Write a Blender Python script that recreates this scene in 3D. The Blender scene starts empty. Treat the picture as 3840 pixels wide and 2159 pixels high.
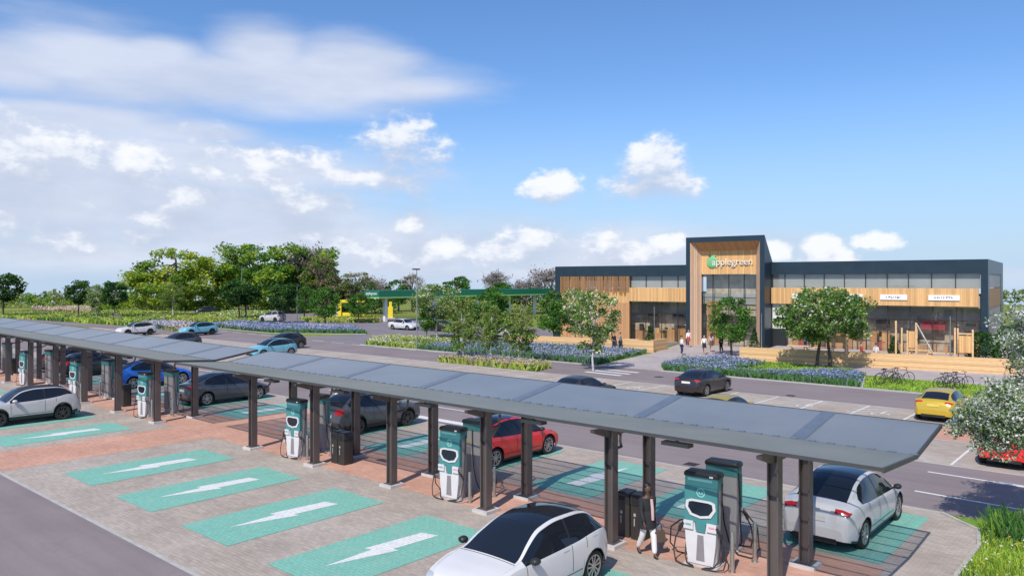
import bpy, bmesh, math, random
import numpy as np
from mathutils import Vector, Matrix
S = bpy.context.scene
C = S.collection
PI = math.pi
def R(d): return math.radians(d)

# ------------------------------------------------------------------ materials
M = {}
def nodes(name):
    m = bpy.data.materials.new(name); m.use_nodes = True
    nt = m.node_tree; b = nt.nodes['Principled BSDF']
    M[name] = m
    return m, nt, b
def N(nt, t, **kw):
    n = nt.nodes.new(t)
    for k, v in kw.items():
        if k in n.inputs: n.inputs[k].default_value = v
        else: setattr(n, k, v)
    return n
def L(nt, a, b): nt.links.new(a, b)
def c4(c): return (c[0], c[1], c[2], 1)
def ramp(nt, fac, stops):
    r = nt.nodes.new('ShaderNodeValToRGB')
    e = r.color_ramp.elements
    while len(e) < len(stops): e.new(0.5)
    for i, (p, c) in enumerate(stops):
        e[i].position = p; e[i].color = c4(c)
    L(nt, fac, r.inputs[0]); return r.outputs[0]
def noise(nt, scale, detail=4, vec=None, rough=0.55):
    n = N(nt, 'ShaderNodeTexNoise'); n.inputs['Scale'].default_value = scale
    n.inputs['Detail'].default_value = detail; n.inputs['Roughness'].default_value = rough
    if vec is None:
        g = N(nt, 'ShaderNodeNewGeometry'); vec = g.outputs['Position']
    L(nt, vec, n.inputs['Vector']); return n.outputs['Fac']
def mul(nt, a, b, fac=1.0, mode='MULTIPLY'):
    m = nt.nodes.new('ShaderNodeMix'); m.data_type = 'RGBA'; m.blend_type = mode
    if isinstance(fac, float): m.inputs[0].default_value = fac
    else: L(nt, fac, m.inputs[0])
    for i, x in ((6, a), (7, b)):
        if isinstance(x, tuple): m.inputs[i].default_value = c4(x)
        else: L(nt, x, m.inputs[i])
    return m.outputs[2]
def plain(name, col, rough=0.6, metal=0.0, var=0.08, scale=3.0, spec=0.5, coat=0.0):
    """colour with a gentle procedural variation in object space"""
    m, nt, b = nodes(name)
    t = N(nt, 'ShaderNodeTexCoord')
    f = noise(nt, scale, 4, t.outputs['Object'])
    c = ramp(nt, f, [(0.3, tuple(x*(1-var) for x in col)), (0.7, tuple(min(1, x*(1+var)) for x in col))])
    L(nt, c, b.inputs['Base Color'])
    b.inputs['Roughness'].default_value = rough; b.inputs['Metallic'].default_value = metal
    b.inputs['Specular IOR Level'].default_value = spec
    if coat: b.inputs['Coat Weight'].default_value = coat; b.inputs['Coat Roughness'].default_value = 0.04
    return m
def mapping(nt, rot=0, scale=(1, 1, 1), world=True):
    g = N(nt, 'ShaderNodeNewGeometry').outputs['Position'] if world else N(nt, 'ShaderNodeTexCoord').outputs['Object']
    mp = N(nt, 'ShaderNodeMapping'); mp.inputs['Rotation'].default_value = (0, 0, rot); mp.inputs['Scale'].default_value = scale
    L(nt, g, mp.inputs['Vector']); return mp.outputs[0]

def paver(name, c1, c2, mortar, rot=0.0, bw=0.22, bh=0.11, speck=0.12):
    m, nt, b = nodes(name)
    v = mapping(nt, rot)
    br = N(nt, 'ShaderNodeTexBrick'); L(nt, v, br.inputs['Vector'])
    br.inputs['Color1'].default_value = c4(c1); br.inputs['Color2'].default_value = c4(c2)
    br.inputs['Mortar'].default_value = c4(mortar); br.inputs['Scale'].default_value = 1
    br.inputs['Mortar Size'].default_value = 0.006; br.inputs['Brick Width'].default_value = bw; br.inputs['Row Height'].default_value = bh
    f = noise(nt, 0.9, 5); g = ramp(nt, f, [(0.25, (1-speck,)*3), (0.75, (1+speck,)*3)])
    c = mul(nt, br.outputs['Color'], g)
    v2 = mapping(nt, rot, (1.2, 9, 1)); f2 = noise(nt, 1.6, 4, v2)
    c = mul(nt, c, ramp(nt, f2, [(0.3, (0.86, 0.85, 0.84)), (0.7, (1.1, 1.08, 1.06))]))
    f3 = noise(nt, 0.35, 3); c = mul(nt, c, ramp(nt, f3, [(0.4, (0.93, 0.90, 0.88)), (0.65, (1.05, 1.05, 1.05))]))
    fs = noise(nt, 0.75, 7, None, 0.68); c = mul(nt, c, ramp(nt, fs, [(0.60, (1, 1, 1)), (0.72, (0.80, 0.79, 0.78))]))
    fs = noise(nt, 5.0, 3); c = mul(nt, c, ramp(nt, fs, [(0.70, (1, 1, 1)), (0.76, (0.72, 0.71, 0.70))]))
    L(nt, c, b.inputs['Base Color']); b.inputs['Roughness'].default_value = 0.85
    b.inputs['Specular IOR Level'].default_value = 0.25
    return m
paver('block_paving', (0.46, 0.40, 0.36), (0.385, 0.34, 0.305), (0.315, 0.28, 0.255))
paver('red_paving', (0.60, 0.345, 0.265), (0.53, 0.305, 0.235), (0.46, 0.28, 0.21))
paver('pale_paving', (0.46, 0.415, 0.42), (0.41, 0.37, 0.375), (0.34, 0.31, 0.31), bw=0.4, bh=0.2)
def asphalt(name, col):
    m, nt, b = nodes(name)
    f = noise(nt, 60, 3); c = ramp(nt, f, [(0.3, tuple(x*0.86 for x in col)), (0.7, tuple(x*1.12 for x in col))])
    f2 = noise(nt, 0.25, 5); c = mul(nt, c, ramp(nt, f2, [(0.35, (0.90, 0.89, 0.90)), (0.65, (1.05, 1.05, 1.05))]))
    v = mapping(nt, 0, (0.15, 2.2, 1)); f3 = noise(nt, 1.0, 4, v)
    c = mul(nt, c, ramp(nt, f3, [(0.35, (0.94, 0.94, 0.95)), (0.6, (1.03, 1.03, 1.03))]))
    fs = noise(nt, 0.5, 8, None, 0.7); c = mul(nt, c, ramp(nt, fs, [(0.58, (1, 1, 1)), (0.74, (0.84, 0.84, 0.85))]))
    L(nt, c, b.inputs['Base Color']); b.inputs['Roughness'].default_value = 0.9
    b.inputs['Specular IOR Level'].default_value = 0.2
asphalt('asphalt', (0.245, 0.205, 0.208))
asphalt('asphalt_far', (0.225, 0.20, 0.215))
def painted(name, col, worn=(0.4, 0.4, 0.4), amt=0.25):
    m, nt, b = nodes(name)
    f = noise(nt, 28, 5, None, 0.7); c = ramp(nt, f, [(0.30, tuple(x*0.72 for x in col)), (0.55, col), (0.78, tuple(min(1, x*1.25) for x in col))])
    vb = mapping(nt, 0); br = N(nt, 'ShaderNodeTexBrick'); L(nt, vb, br.inputs['Vector']); br.inputs['Scale'].default_value = 1; br.inputs['Mortar Size'].default_value = 0.007; br.inputs['Brick Width'].default_value = 0.22; br.inputs['Row Height'].default_value = 0.11
    br.inputs['Color1'].default_value = (1.03, 1.03, 1.03, 1); br.inputs['Color2'].default_value = (0.93, 0.94, 0.94, 1); br.inputs['Mortar'].default_value = (0.70, 0.71, 0.71, 1); c = mul(nt, c, br.outputs['Color'])
    vt = mapping(nt, 0, (2.2, 0.18, 1)); ft = noise(nt, 1.0, 5, vt, 0.65); c = mul(nt, c, ramp(nt, ft, [(0.55, (1, 1, 1)), (0.72, (0.86, 0.87, 0.88))]))
    f2 = noise(nt, 1.3, 4); c = mul(nt, c, worn, ramp(nt, f2, [(0.55, (0, 0, 0)), (0.85, (amt,)*3)]), 'MIX')
    L(nt, c, b.inputs['Base Color']); b.inputs['Roughness'].default_value = 0.8
painted('teal_paint', (0.215, 0.485, 0.395), (0.36, 0.42, 0.375), 0.55)
painted('white_paint', (0.76, 0.75, 0.75), (0.5, 0.48, 0.46), 0.4)
m, nt, b = nodes('meadow')
f = noise(nt, 0.06, 6); c = ramp(nt, f, [(0.3, (0.10, 0.13, 0.03)), (0.5, (0.20, 0.23, 0.05)), (0.7, (0.30, 0.31, 0.10))])
f = noise(nt, 1.7, 6); c = mul(nt, c, ramp(nt, f, [(0.3, (0.65, 0.7, 0.6)), (0.7, (1.2, 1.2, 1.2))]))
L(nt, c, b.inputs['Base Color']); b.inputs['Roughness'].default_value = 0.95; b.inputs['Specular IOR Level'].default_value = 0.1
m, nt, b = nodes('lawn')
f = noise(nt, 1.2, 5); c = ramp(nt, f, [(0.3, (0.13, 0.24, 0.03)), (0.7, (0.26, 0.38, 0.06))])
f = noise(nt, 40, 3); c = mul(nt, c, ramp(nt, f, [(0.3, (0.7, 0.75, 0.7)), (0.7, (1.2, 1.2, 1.2))]))
L(nt, c, b.inputs['Base Color']); b.inputs['Roughness'].default_value = 0.95; b.inputs['Specular IOR Level'].default_value = 0.1
plain('soil_bed', (0.07, 0.12, 0.03), 0.95, var=0.3, scale=2)
plain('kerb', (0.42, 0.40, 0.38), 0.85, var=0.12)

def leaf(name, col, var=0.25, trans=0.35):
    m, nt, b = nodes(name)
    for n in list(nt.nodes): nt.nodes.remove(n)
    o = N(nt, 'ShaderNodeOutputMaterial')
    f = noise(nt, 2.3, 4)
    c = ramp(nt, f, [(0.3, tuple(x*(1-var) for x in col)), (0.7, tuple(min(1, x*(1+var)) for x in col))])
    d = N(nt, 'ShaderNodeBsdfDiffuse'); t = N(nt, 'ShaderNodeBsdfTranslucent'); mx = N(nt, 'ShaderNodeMixShader')
    L(nt, c, d.inputs[0]); L(nt, c, t.inputs[0]); mx.inputs[0].default_value = trans
    L(nt, d.outputs[0], mx.inputs[1]); L(nt, t.outputs[0], mx.inputs[2]); L(nt, mx.outputs[0], o.inputs[0])
    return m
leaf('leaf_dark', (0.035, 0.085, 0.030)); leaf('leaf_deep', (0.075, 0.165, 0.045)); leaf('leaf_mid', (0.17, 0.30, 0.06), 0.25, 0.42); leaf('leaf_green', (0.09, 0.23, 0.04))
leaf('leaf_light', (0.29, 0.39, 0.11)); leaf('leaf_yellow', (0.48, 0.52, 0.08), 0.25, 0.45); leaf('leaf_lime', (0.36, 0.47, 0.06), 0.25, 0.45); leaf('leaf_olive', (0.22, 0.25, 0.08))
leaf('leaf_silver', (0.30, 0.36, 0.25)); leaf('blossom', (0.72, 0.70, 0.58), 0.12); leaf('blossom_white', (0.78, 0.77, 0.75), 0.1)
leaf('leaf_brown', (0.28, 0.21, 0.13)); leaf('twig', (0.30, 0.26, 0.24)); leaf('leaf_purplebrown', (0.22, 0.17, 0.13))
leaf('flower_blue', (0.31, 0.36, 0.60), 0.2); leaf('flower_lilac', (0.44, 0.44, 0.64), 0.15); leaf('flower_pale', (0.56, 0.55, 0.66), 0.12)
leaf('flower_yellow', (0.75, 0.60, 0.08), 0.15); leaf('flower_white', (0.85, 0.85, 0.78), 0.08); leaf('flower_pink', (0.68, 0.45, 0.50), 0.15); leaf('flower_cream', (0.70, 0.60, 0.42), 0.15)
leaf('grass_blade', (0.27, 0.43, 0.06)); leaf('grass_bright', (0.44, 0.56, 0.09)); leaf('grass_dry', (0.42, 0.41, 0.16)); leaf('stem_green', (0.10, 0.23, 0.06)); leaf('stem_grey', (0.17, 0.26, 0.20))
plain('bark', (0.10, 0.08, 0.065), 0.95, var=0.35, scale=6); plain('bark_grey', (0.24, 0.21, 0.19), 0.9, var=0.3, scale=5); plain('bark_pale', (0.5, 0.48, 0.45), 0.85, var=0.3, scale=5)

def wood(name, col, pitch=0.14, axis=0, rough=0.6):
    """boards with slightly different tones and dark joints; axis = direction across the boards in object space"""
    m, nt, b = nodes(name)
    t = N(nt, 'ShaderNodeTexCoord'); s = N(nt, 'ShaderNodeSeparateXYZ'); L(nt, t.outputs['Object'], s.inputs[0])
    d = N(nt, 'ShaderNodeMath', operation='DIVIDE'); L(nt, s.outputs[axis], d.inputs[0]); d.inputs[1].default_value = pitch
    fl = N(nt, 'ShaderNodeMath', operation='FLOOR'); L(nt, d.outputs[0], fl.inputs[0])
    fr = N(nt, 'ShaderNodeMath', operation='FRACT'); L(nt, d.outputs[0], fr.inputs[0])
    w = N(nt, 'ShaderNodeTexWhiteNoise', noise_dimensions='1D'); L(nt, fl.outputs[0], w.inputs['W'])
    c = ramp(nt, w.outputs['Value'], [(0.0, tuple(x*0.80 for x in col)), (1.0, tuple(min(1, x*1.12) for x in col))])
    mp = N(nt, 'ShaderNodeMapping'); sc = [14, 14, 14]; sc[2 if axis != 2 else 0] = 0.9; mp.inputs['Scale'].default_value = sc
    L(nt, t.outputs['Object'], mp.inputs[0]); f = noise(nt, 1.5, 4, mp.outputs[0])
    c = mul(nt, c, ramp(nt, f, [(0.3, (0.86, 0.84, 0.80)), (0.7, (1.06, 1.06, 1.06))]))
    g = N(nt, 'ShaderNodeMath', operation='LESS_THAN'); L(nt, fr.outputs[0], g.inputs[0]); g.inputs[1].default_value = 0.09
    c = mul(nt, c, (0.45, 0.38, 0.3), g.outputs[0], 'MULTIPLY')
    L(nt, c, b.inputs['Base Color']); b.inputs['Roughness'].default_value = rough; b.inputs['Specular IOR Level'].default_value = 0.3
    return m
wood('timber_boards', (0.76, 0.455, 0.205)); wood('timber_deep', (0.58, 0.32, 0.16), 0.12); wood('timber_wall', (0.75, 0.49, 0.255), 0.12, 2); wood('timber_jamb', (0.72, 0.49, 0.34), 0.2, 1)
plain('timber_post', (0.71, 0.47, 0.25), 0.65, var=0.15, scale=5)

plain('navy_cladding', (0.022, 0.042, 0.062), 0.35, 0.2, var=0.12, scale=0.8)
plain('mullion', (0.05, 0.055, 0.06), 0.4, 0.5)
plain('interior_pale', (0.52, 0.43, 0.33), 0.8, var=0.35, scale=1.4); plain('interior_grey', (0.27, 0.27, 0.265), 0.7, var=0.25, scale=0.7); plain('interior_dark', (0.05, 0.045, 0.045), 0.7); plain('interior_floor', (0.48, 0.42, 0.37), 0.6)
plain('interior_red', (0.32, 0.04, 0.05), 0.6); plain('blind', (0.40, 0.395, 0.385), 0.8, var=0.1, scale=0.5); plain('stone', (0.40, 0.37, 0.33), 0.9, var=0.2, scale=2); plain('render_white', (0.75, 0.75, 0.73), 0.8, var=0.05)
def glazing(name, tint, through):
    m, nt, b = nodes(name)
    nt.nodes.remove(b); o = nt.nodes['Material Output']
    tr = N(nt, 'ShaderNodeBsdfTransparent'); tr.inputs[0].default_value = c4(tint)
    gl = N(nt, 'ShaderNodeBsdfGlossy'); gl.inputs['Roughness'].default_value = 0.03; gl.inputs[0].default_value = (0.9, 0.92, 0.95, 1)
    lw = N(nt, 'ShaderNodeLayerWeight'); lw.inputs[0].default_value = 0.5; pw = N(nt, 'ShaderNodeMath', operation='POWER'); L(nt, lw.outputs['Facing'], pw.inputs[0]); pw.inputs[1].default_value = 4.0
    mr = N(nt, 'ShaderNodeMapRange'); L(nt, pw.outputs[0], mr.inputs[0]); mr.inputs[3].default_value = 1-through; mr.inputs[4].default_value = 0.9
    mx = N(nt, 'ShaderNodeMixShader'); L(nt, mr.outputs[0], mx.inputs[0]); L(nt, tr.outputs[0], mx.inputs[1]); L(nt, gl.outputs[0], mx.inputs[2]); L(nt, mx.outputs[0], o.inputs[0])
glazing('window_glass', (0.96, 0.97, 0.96), 0.94)
glazing('clear_glass', (0.97, 0.97, 0.96), 0.94)

# translucent photovoltaic roof: seen flat it is a glossy slate sheet, seen square-on it lets half of the light through
m, nt, b = nodes('solar_glass')
o = nt.nodes['Material Output']
t = N(nt, 'ShaderNodeTexCoord')
f = noise(nt, 0.5, 4, t.outputs['Object'])
br = N(nt, 'ShaderNodeTexBrick'); L(nt, t.outputs['Object'], br.inputs['Vector']); br.offset = 0.0; br.inputs['Scale'].default_value = 1; br.inputs['Brick Width'].default_value = 1.0; br.inputs['Row Height'].default_value = 0.54; br.inputs['Mortar Size'].default_value = 0.018
br.inputs['Color1'].default_value = (1, 1, 1, 1); br.inputs['Color2'].default_value = (0.97, 0.975, 0.98, 1); br.inputs['Mortar'].default_value = (0.90, 0.91, 0.93, 1)
c = ramp(nt, f, [(0.3, (0.175, 0.19, 0.205)), (0.7, (0.21, 0.225, 0.24))])
c = mul(nt, c, br.outputs['Color'], 0.4)
L(nt, c, b.inputs['Base Color']); b.inputs['Roughness'].default_value = 0.30; b.inputs['Specular IOR Level'].default_value = 0.6
tr = N(nt, 'ShaderNodeBsdfTransparent'); tr.inputs[0].default_value = (0.86, 0.87, 0.87, 1)
lw = N(nt, 'ShaderNodeLayerWeight'); lw.inputs[0].default_value = 0.5
mr = N(nt, 'ShaderNodeMapRange'); L(nt, lw.outputs['Facing'], mr.inputs[0]); mr.inputs[1].default_value = 0.25; mr.inputs[2].default_value = 0.72; mr.inputs[3].default_value = 0.11; mr.inputs[4].default_value = 1.0
mx = N(nt, 'ShaderNodeMixShader'); L(nt, mr.outputs[0], mx.inputs[0]); L(nt, tr.outputs[0], mx.inputs[1]); L(nt, b.outputs[0], mx.inputs[2]); L(nt, mx.outputs[0], o.inputs[0])
plain('gutter_and_beam_shade', (0.155, 0.178, 0.212), 0.3, 0.2, var=0.1)
plain('lip_metal', (0.42, 0.43, 0.38), 0.30, 0.75, var=0.14, scale=0.35)
plain('edge_dark', (0.10, 0.10, 0.10), 0.45, 0.5)
plain('post_steel', (0.14, 0.115, 0.112), 0.42, 0.3, var=0.08, scale=2)
plain('concrete', (0.52, 0.49, 0.48), 0.9, var=0.12, scale=4)
plain('galvanised', (0.40, 0.41, 0.40), 0.35, 0.7, var=0.1); plain('brushed_steel', (0.52, 0.52, 0.49), 0.28, 0.85, var=0.08)
plain('charger_teal', (0.062, 0.235, 0.24), 0.4, var=0.06); plain('charger_light_teal', (0.17, 0.40, 0.40), 0.45, var=0.05); plain('charger_white', (0.64, 0.62, 0.63), 0.4, var=0.04); plain('charger_grey', (0.38, 0.365, 0.37), 0.5, var=0.06)
plain('charger_panel', (0.23, 0.21, 0.225), 0.55); plain('black_plastic', (0.022, 0.022, 0.024), 0.45, var=0.15); plain('screen', (0.012, 0.016, 0.03), 0.12); plain('mint', (0.32, 0.66, 0.60), 0.5); plain('label_yellow', (0.42, 0.38, 0.10), 0.6); plain('label_pink', (0.70, 0.30, 0.36), 0.6)
plain('cable_rubber', (0.028, 0.026, 0.026), 0.6); plain('bin_brown', (0.035, 0.030, 0.028), 0.55, var=0.15); plain('sign_green', (0.008, 0.16, 0.085), 0.45, var=0.08); plain('lime_strip', (0.30, 0.55, 0.16), 0.5); plain('forecourt_yellow', (0.80, 0.62, 0.03), 0.5); plain('white_panel', (0.80, 0.79, 0.80), 0.5, var=0.04)
plain('sign_ink', (0.10, 0.09, 0.10), 0.6); plain('apple_green', (0.17, 0.45, 0.22), 0.45, var=0.2, scale=1.2); plain('letter_cream', (0.76, 0.72, 0.64), 0.5); plain('pylon_green', (0.014, 0.055, 0.048), 0.5)
# cars
def paint(name, col, metal=0.0, rough=0.3):
    m, nt, b = nodes(name)
    b.inputs['Base Color'].default_value = c4(col); b.inputs['Metallic'].default_value = metal; b.inputs['Roughness'].default_value = rough
    b.inputs['Coat Weight'].default_value = 0.8; b.inputs['Coat Roughness'].default_value = 0.03
    t = N(nt, 'ShaderNodeTexCoord'); f = noise(nt, 1.1, 3, t.outputs['Object'])
    L(nt, ramp(nt, f, [(0.3, tuple(x*0.95 for x in col)), (0.7, tuple(min(1, x*1.04) for x in col))]), b.inputs['Base Color'])
for n, c, mt in (('paint_white', (0.64, 0.625, 0.63), 0), ('paint_pearl', (0.56, 0.535, 0.54), 0.12), ('paint_red', (0.80, 0.016, 0.016), 0), ('paint_blue', (0.012, 0.15, 0.66), 0.1), ('paint_slate', (0.085, 0.088, 0.105), 0.4),
                 ('paint_grey', (0.105, 0.105, 0.115), 0.4), ('paint_black', (0.022, 0.018, 0.02), 0.1), ('paint_yellow', (0.52, 0.36, 0.025), 0.1), ('paint_gold', (0.42, 0.31, 0.03), 0.2), ('paint_sky', (0.16, 0.46, 0.58), 0.05), ('paint_darkbrown', (0.045, 0.040, 0.040), 0.3), ('paint_maroon', (0.30, 0.02, 0.03), 0.1)): paint(n, c, mt)
m, nt, b = nodes('car_glass'); b.inputs['Base Color'].default_value = (0.012, 0.015, 0.022, 1); b.inputs['Roughness'].default_value = 0.04; b.inputs['Specular IOR Level'].default_value = 0.6
plain('tyre', (0.022, 0.021, 0.021), 0.85); plain('alloy', (0.48, 0.48, 0.50), 0.28, 0.85); plain('alloy_dark', (0.10, 0.10, 0.105), 0.35, 0.7); plain('wheel_well', (0.008, 0.008, 0.008), 0.9)
plain('lamp_red', (0.45, 0.02, 0.03), 0.15); plain('lamp_clear', (0.55, 0.57, 0.60), 0.12, 0.3); plain('number_plate', (0.75, 0.74, 0.68), 0.5); plain('plate_yellow', (0.72, 0.58, 0.12), 0.5); plain('gap', (0.012, 0.012, 0.013), 0.8)
# people
plain('skin_dark', (0.10, 0.055, 0.038), 0.55); plain('skin_light', (0.52, 0.33, 0.25), 0.55); plain('hair_black', (0.012, 0.010, 0.010), 0.5); plain('hair_brown', (0.06, 0.035, 0.02), 0.6)
plain('cloth_black', (0.02, 0.02, 0.024), 0.85); plain('cloth_white', (0.78, 0.75, 0.74), 0.85); plain('cloth_grey', (0.30, 0.29, 0.30), 0.85); plain('cloth_navy', (0.03, 0.04, 0.09), 0.85); plain('cloth_red', (0.42, 0.06, 0.05), 0.85); plain('cloth_pink', (0.62, 0.42, 0.42), 0.85); plain('cloth_brown', (0.11, 0.075, 0.055), 0.85)

# ------------------------------------------------------------------ mesh helpers
class MB:
    def __init__(s): s.v = []; s.f = []; s.m = []
    def face(s, pts, mi=0):
        n = len(s.v); s.v += [tuple(p) for p in pts]; s.f.append(tuple(range(n, n+len(pts)))); s.m.append(mi)
    def box(s, a, b, mi=0, M4=None):
        (x0, y0, z0), (x1, y1, z1) = a, b
        p = [(x0, y0, z0), (x1, y0, z0), (x1, y1, z0), (x0, y1, z0), (x0, y0, z1), (x1, y0, z1), (x1, y1, z1), (x0, y1, z1)]
        if M4 is not None: p = [tuple(M4 @ Vector(q)) for q in p]
        n = len(s.v); s.v += p
        for f in ((3, 2, 1, 0), (4, 5, 6, 7), (0, 1, 5, 4), (1, 2, 6, 5), (2, 3, 7, 6), (3, 0, 4, 7)):
            s.f.append(tuple(n+i for i in f)); s.m.append(mi)
    def tube(s, pts, rad, n=6, mi=0, cap=True):
        pts = [Vector(p) for p in pts]
        if not hasattr(rad, '__len__'): rad = [rad]*len(pts)
        base = len(s.v); prev = None
        for i, p in enumerate(pts):
            d = (pts[min(i+1, len(pts)-1)]-pts[max(i-1, 0)])
            if d.length < 1e-9: d = Vector((0, 0, 1))
            d.normalize()
            u = prev if prev is not None else (Vector((1, 0, 0)) if abs(d.x) < 0.8 else Vector((0, 1, 0)))
            u = (u-d*u.dot(d)).normalized(); w = d.cross(u); prev = u
            for k in range(n):
                a = 2*PI*k/n; s.v.append(tuple(p+(u*math.cos(a)+w*math.sin(a))*rad[i]))
        for i in range(len(pts)-1):
            for k in range(n):
                a = base+i*n+k; b = base+i*n+(k+1) % n; s.f.append((a, b, b+n, a+n)); s.m.append(mi)
        if cap:
            s.f.append(tuple(base+k for k in reversed(range(n)))); s.m.append(mi)
            e = base+(len(pts)-1)*n; s.f.append(tuple(e+k for k in range(n))); s.m.append(mi)
    def lathe(s, prof, axis='z', n=20, c=(0, 0, 0), mi=0, closed=False):
        base = len(s.v)
        for r, h in prof:
            for k in range(n):
                a = 2*PI*k/n; x, y = r*math.cos(a), r*math.sin(a)
                q = (x, y, h) if axis == 'z' else ((x, h, y) if axis == 'y' else (h, x, y))
                s.v.append((q[0]+c[0], q[1]+c[1], q[2]+c[2]))
        m = len(prof)
        for i in range(m if closed else m-1):
            j = (i+1) % m
            for k in range(n):
                s.f.append((base+i*n+k, base+i*n+(k+1) % n, base+j*n+(k+1) % n, base+j*n+k)); s.m.append(mi)
    def prism(s, poly, y0, y1, plane='xz', mi=0):
        """extrude a polygon given in a plane along the remaining axis"""
        def q(p, h): return (p[0], h, p[1]) if plane == 'xz' else ((h, p[0], p[1]) if plane == 'yz' else (p[0], p[1], h))
        n = len(s.v); k = len(poly); s.v += [q(p, y0) for p in poly]+[q(p, y1) for p in poly]
        s.f.append(tuple(range(n, n+k))); s.m.append(mi); s.f.append(tuple(reversed(range(n+k, n+2*k)))); s.m.append(mi)
        for i in range(k):
            j = (i+1) % k; s.f.append((n+i, n+k+i, n+k+j, n+j)); s.m.append(mi)
    def grid(s, rows, mi=0, closed=False):
        n = len(s.v); k = len(rows[0])
        for r in rows: s.v += [tuple(p) for p in r]
        for i in range(len(rows)-1):
            for j in range(k if closed else k-1):
                a = n+i*k+j; b = n+i*k+(j+1) % k; s.f.append((a, b, b+k, a+k)); s.m.append(mi)
    def build(s, name, mats, parent=None, smooth=False, fix=True):
        me = bpy.data.meshes.new(name); me.from_pydata(s.v, [], s.f)
        if not isinstance(mats, (list, tuple)): mats = [mats]
        for q in mats: me.materials.append(M[q] if isinstance(q, str) else q)
        if len(mats) > 1: me.polygons.foreach_set('material_index', s.m)
        if fix:
            bm = bmesh.new(); bm.from_mesh(me); bmesh.ops.recalc_face_normals(bm, faces=bm.faces); bm.to_mesh(me); bm.free()
        if smooth: shade(me)
        o = bpy.data.objects.new(name, me); C.objects.link(o)
        if parent: o.parent = parent
        return o
def shade(me, ang=42):
    me.polygons.foreach_set('use_smooth', [True]*len(me.polygons))
    try: me.set_sharp_from_angle(angle=R(ang))
    except Exception: pass
def quads(name, V, mats, mi=None, parent=None):
    """V: (n,4,3) array of quads -> one mesh"""
    V = np.asarray(V, dtype=np.float32); n = len(V)
    me = bpy.data.meshes.new(name); me.vertices.add(n*4); me.vertices.foreach_set('co', V.reshape(-1))
    me.loops.add(n*4); me.loops.foreach_set('vertex_index', np.arange(n*4, dtype=np.int32))
    me.polygons.add(n); me.polygons.foreach_set('loop_start', np.arange(0, n*4, 4, dtype=np.int32)); me.polygons.foreach_set('loop_total', np.full(n, 4, dtype=np.int32))
    for q in mats: me.materials.append(M[q])
    if mi is not None: me.polygons.foreach_set('material_index', np.asarray(mi, dtype=np.int32))
    me.update(calc_edges=True); me.validate()
    o = bpy.data.objects.new(name, me); C.objects.link(o)
    if parent: o.parent = parent
    return o
def tag(o, label=None, cat=None, group=None, kind=None):
    if label: o['label'] = label
    if cat: o['category'] = cat
    if group: o['group'] = group
    if kind: o['kind'] = kind
    return o
def thing(name, label, cat, loc=(0, 0, 0), rz=0, group=None, sc=1):
    o = bpy.data.objects.new(name, None); C.objects.link(o); o.empty_display_size = 0.3
    o.location = loc; o.rotation_euler = (0, 0, rz); o.scale = (sc,)*3 if not hasattr(sc, '__len__') else sc
    return tag(o, label, cat, group)
def dup(root, loc, rz=0, label=None, group=None, sc=None):
    r = root.copy(); C.objects.link(r); r.location = loc; r.rotation_euler = (0, 0, rz)
    if sc is not None: r.scale = (sc,)*3 if not hasattr(sc, '__len__') else sc
    if label: r['label'] = label
    if group: r['group'] = group
    for ch in list(root.children):
        c = ch.copy(); C.objects.link(c); c.parent = r
        for g in ch.children:
            d = g.copy(); C.objects.link(d); d.parent = c
    return r
def recolour(root, table):
    """give a copied thing its own paint: meshes whose material is in the table get their own data"""
    for o in [root]+list(root.children)+[g for c in root.children for g in c.children]:
        if o.type == 'MESH' and any(mm and mm.name in table for mm in o.data.materials):
            o.data = o.data.copy()
            for i, mm in enumerate(o.data.materials):
                if mm.name in table: o.data.materials[i] = M[table[mm.name]]
def sheet(name, poly, z, mat, kind='structure', parent=None):
    b = MB(); b.face([(x, y, z) for x, y in poly]); o = b.build(name, mat, parent, fix=False)
    if o.data.polygons[0].normal.z < 0: o.data.flip_normals()
    if kind: o['kind'] = kind
    return o
def rect(x0, y0, x1, y1): return [(x0, y0), (x1, y0), (x1, y1), (x0, y1)]
def text_mesh(name, s, size, ext, mat, parent, loc, rot, align='CENTER'):
    cu = bpy.data.curves.new(name, 'FONT'); cu.body = s; cu.size = size; cu.extrude = ext; cu.align_x = align; cu.align_y = 'CENTER'
    cu.resolution_u = 3
    o = bpy.data.objects.new(name, cu); C.objects.link(o)
    bpy.context.view_layer.update()
    me = bpy.data.meshes.new_from_object(o.evaluated_get(bpy.context.evaluated_depsgraph_get()))
    bpy.data.objects.remove(o); bpy.data.curves.remove(cu)
    me.name = name; me.materials.clear(); me.materials.append(M[mat])
    o = bpy.data.objects.new(name, me); C.objects.link(o); o.location = loc; o.rotation_euler = rot
    if parent: o.parent = parent
    return o
SUN_E, EXPO, SKY_STR = 3.9, 0.17, 0.105
SKY_TINT = (0.74, 1.01, 1.35)
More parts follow.
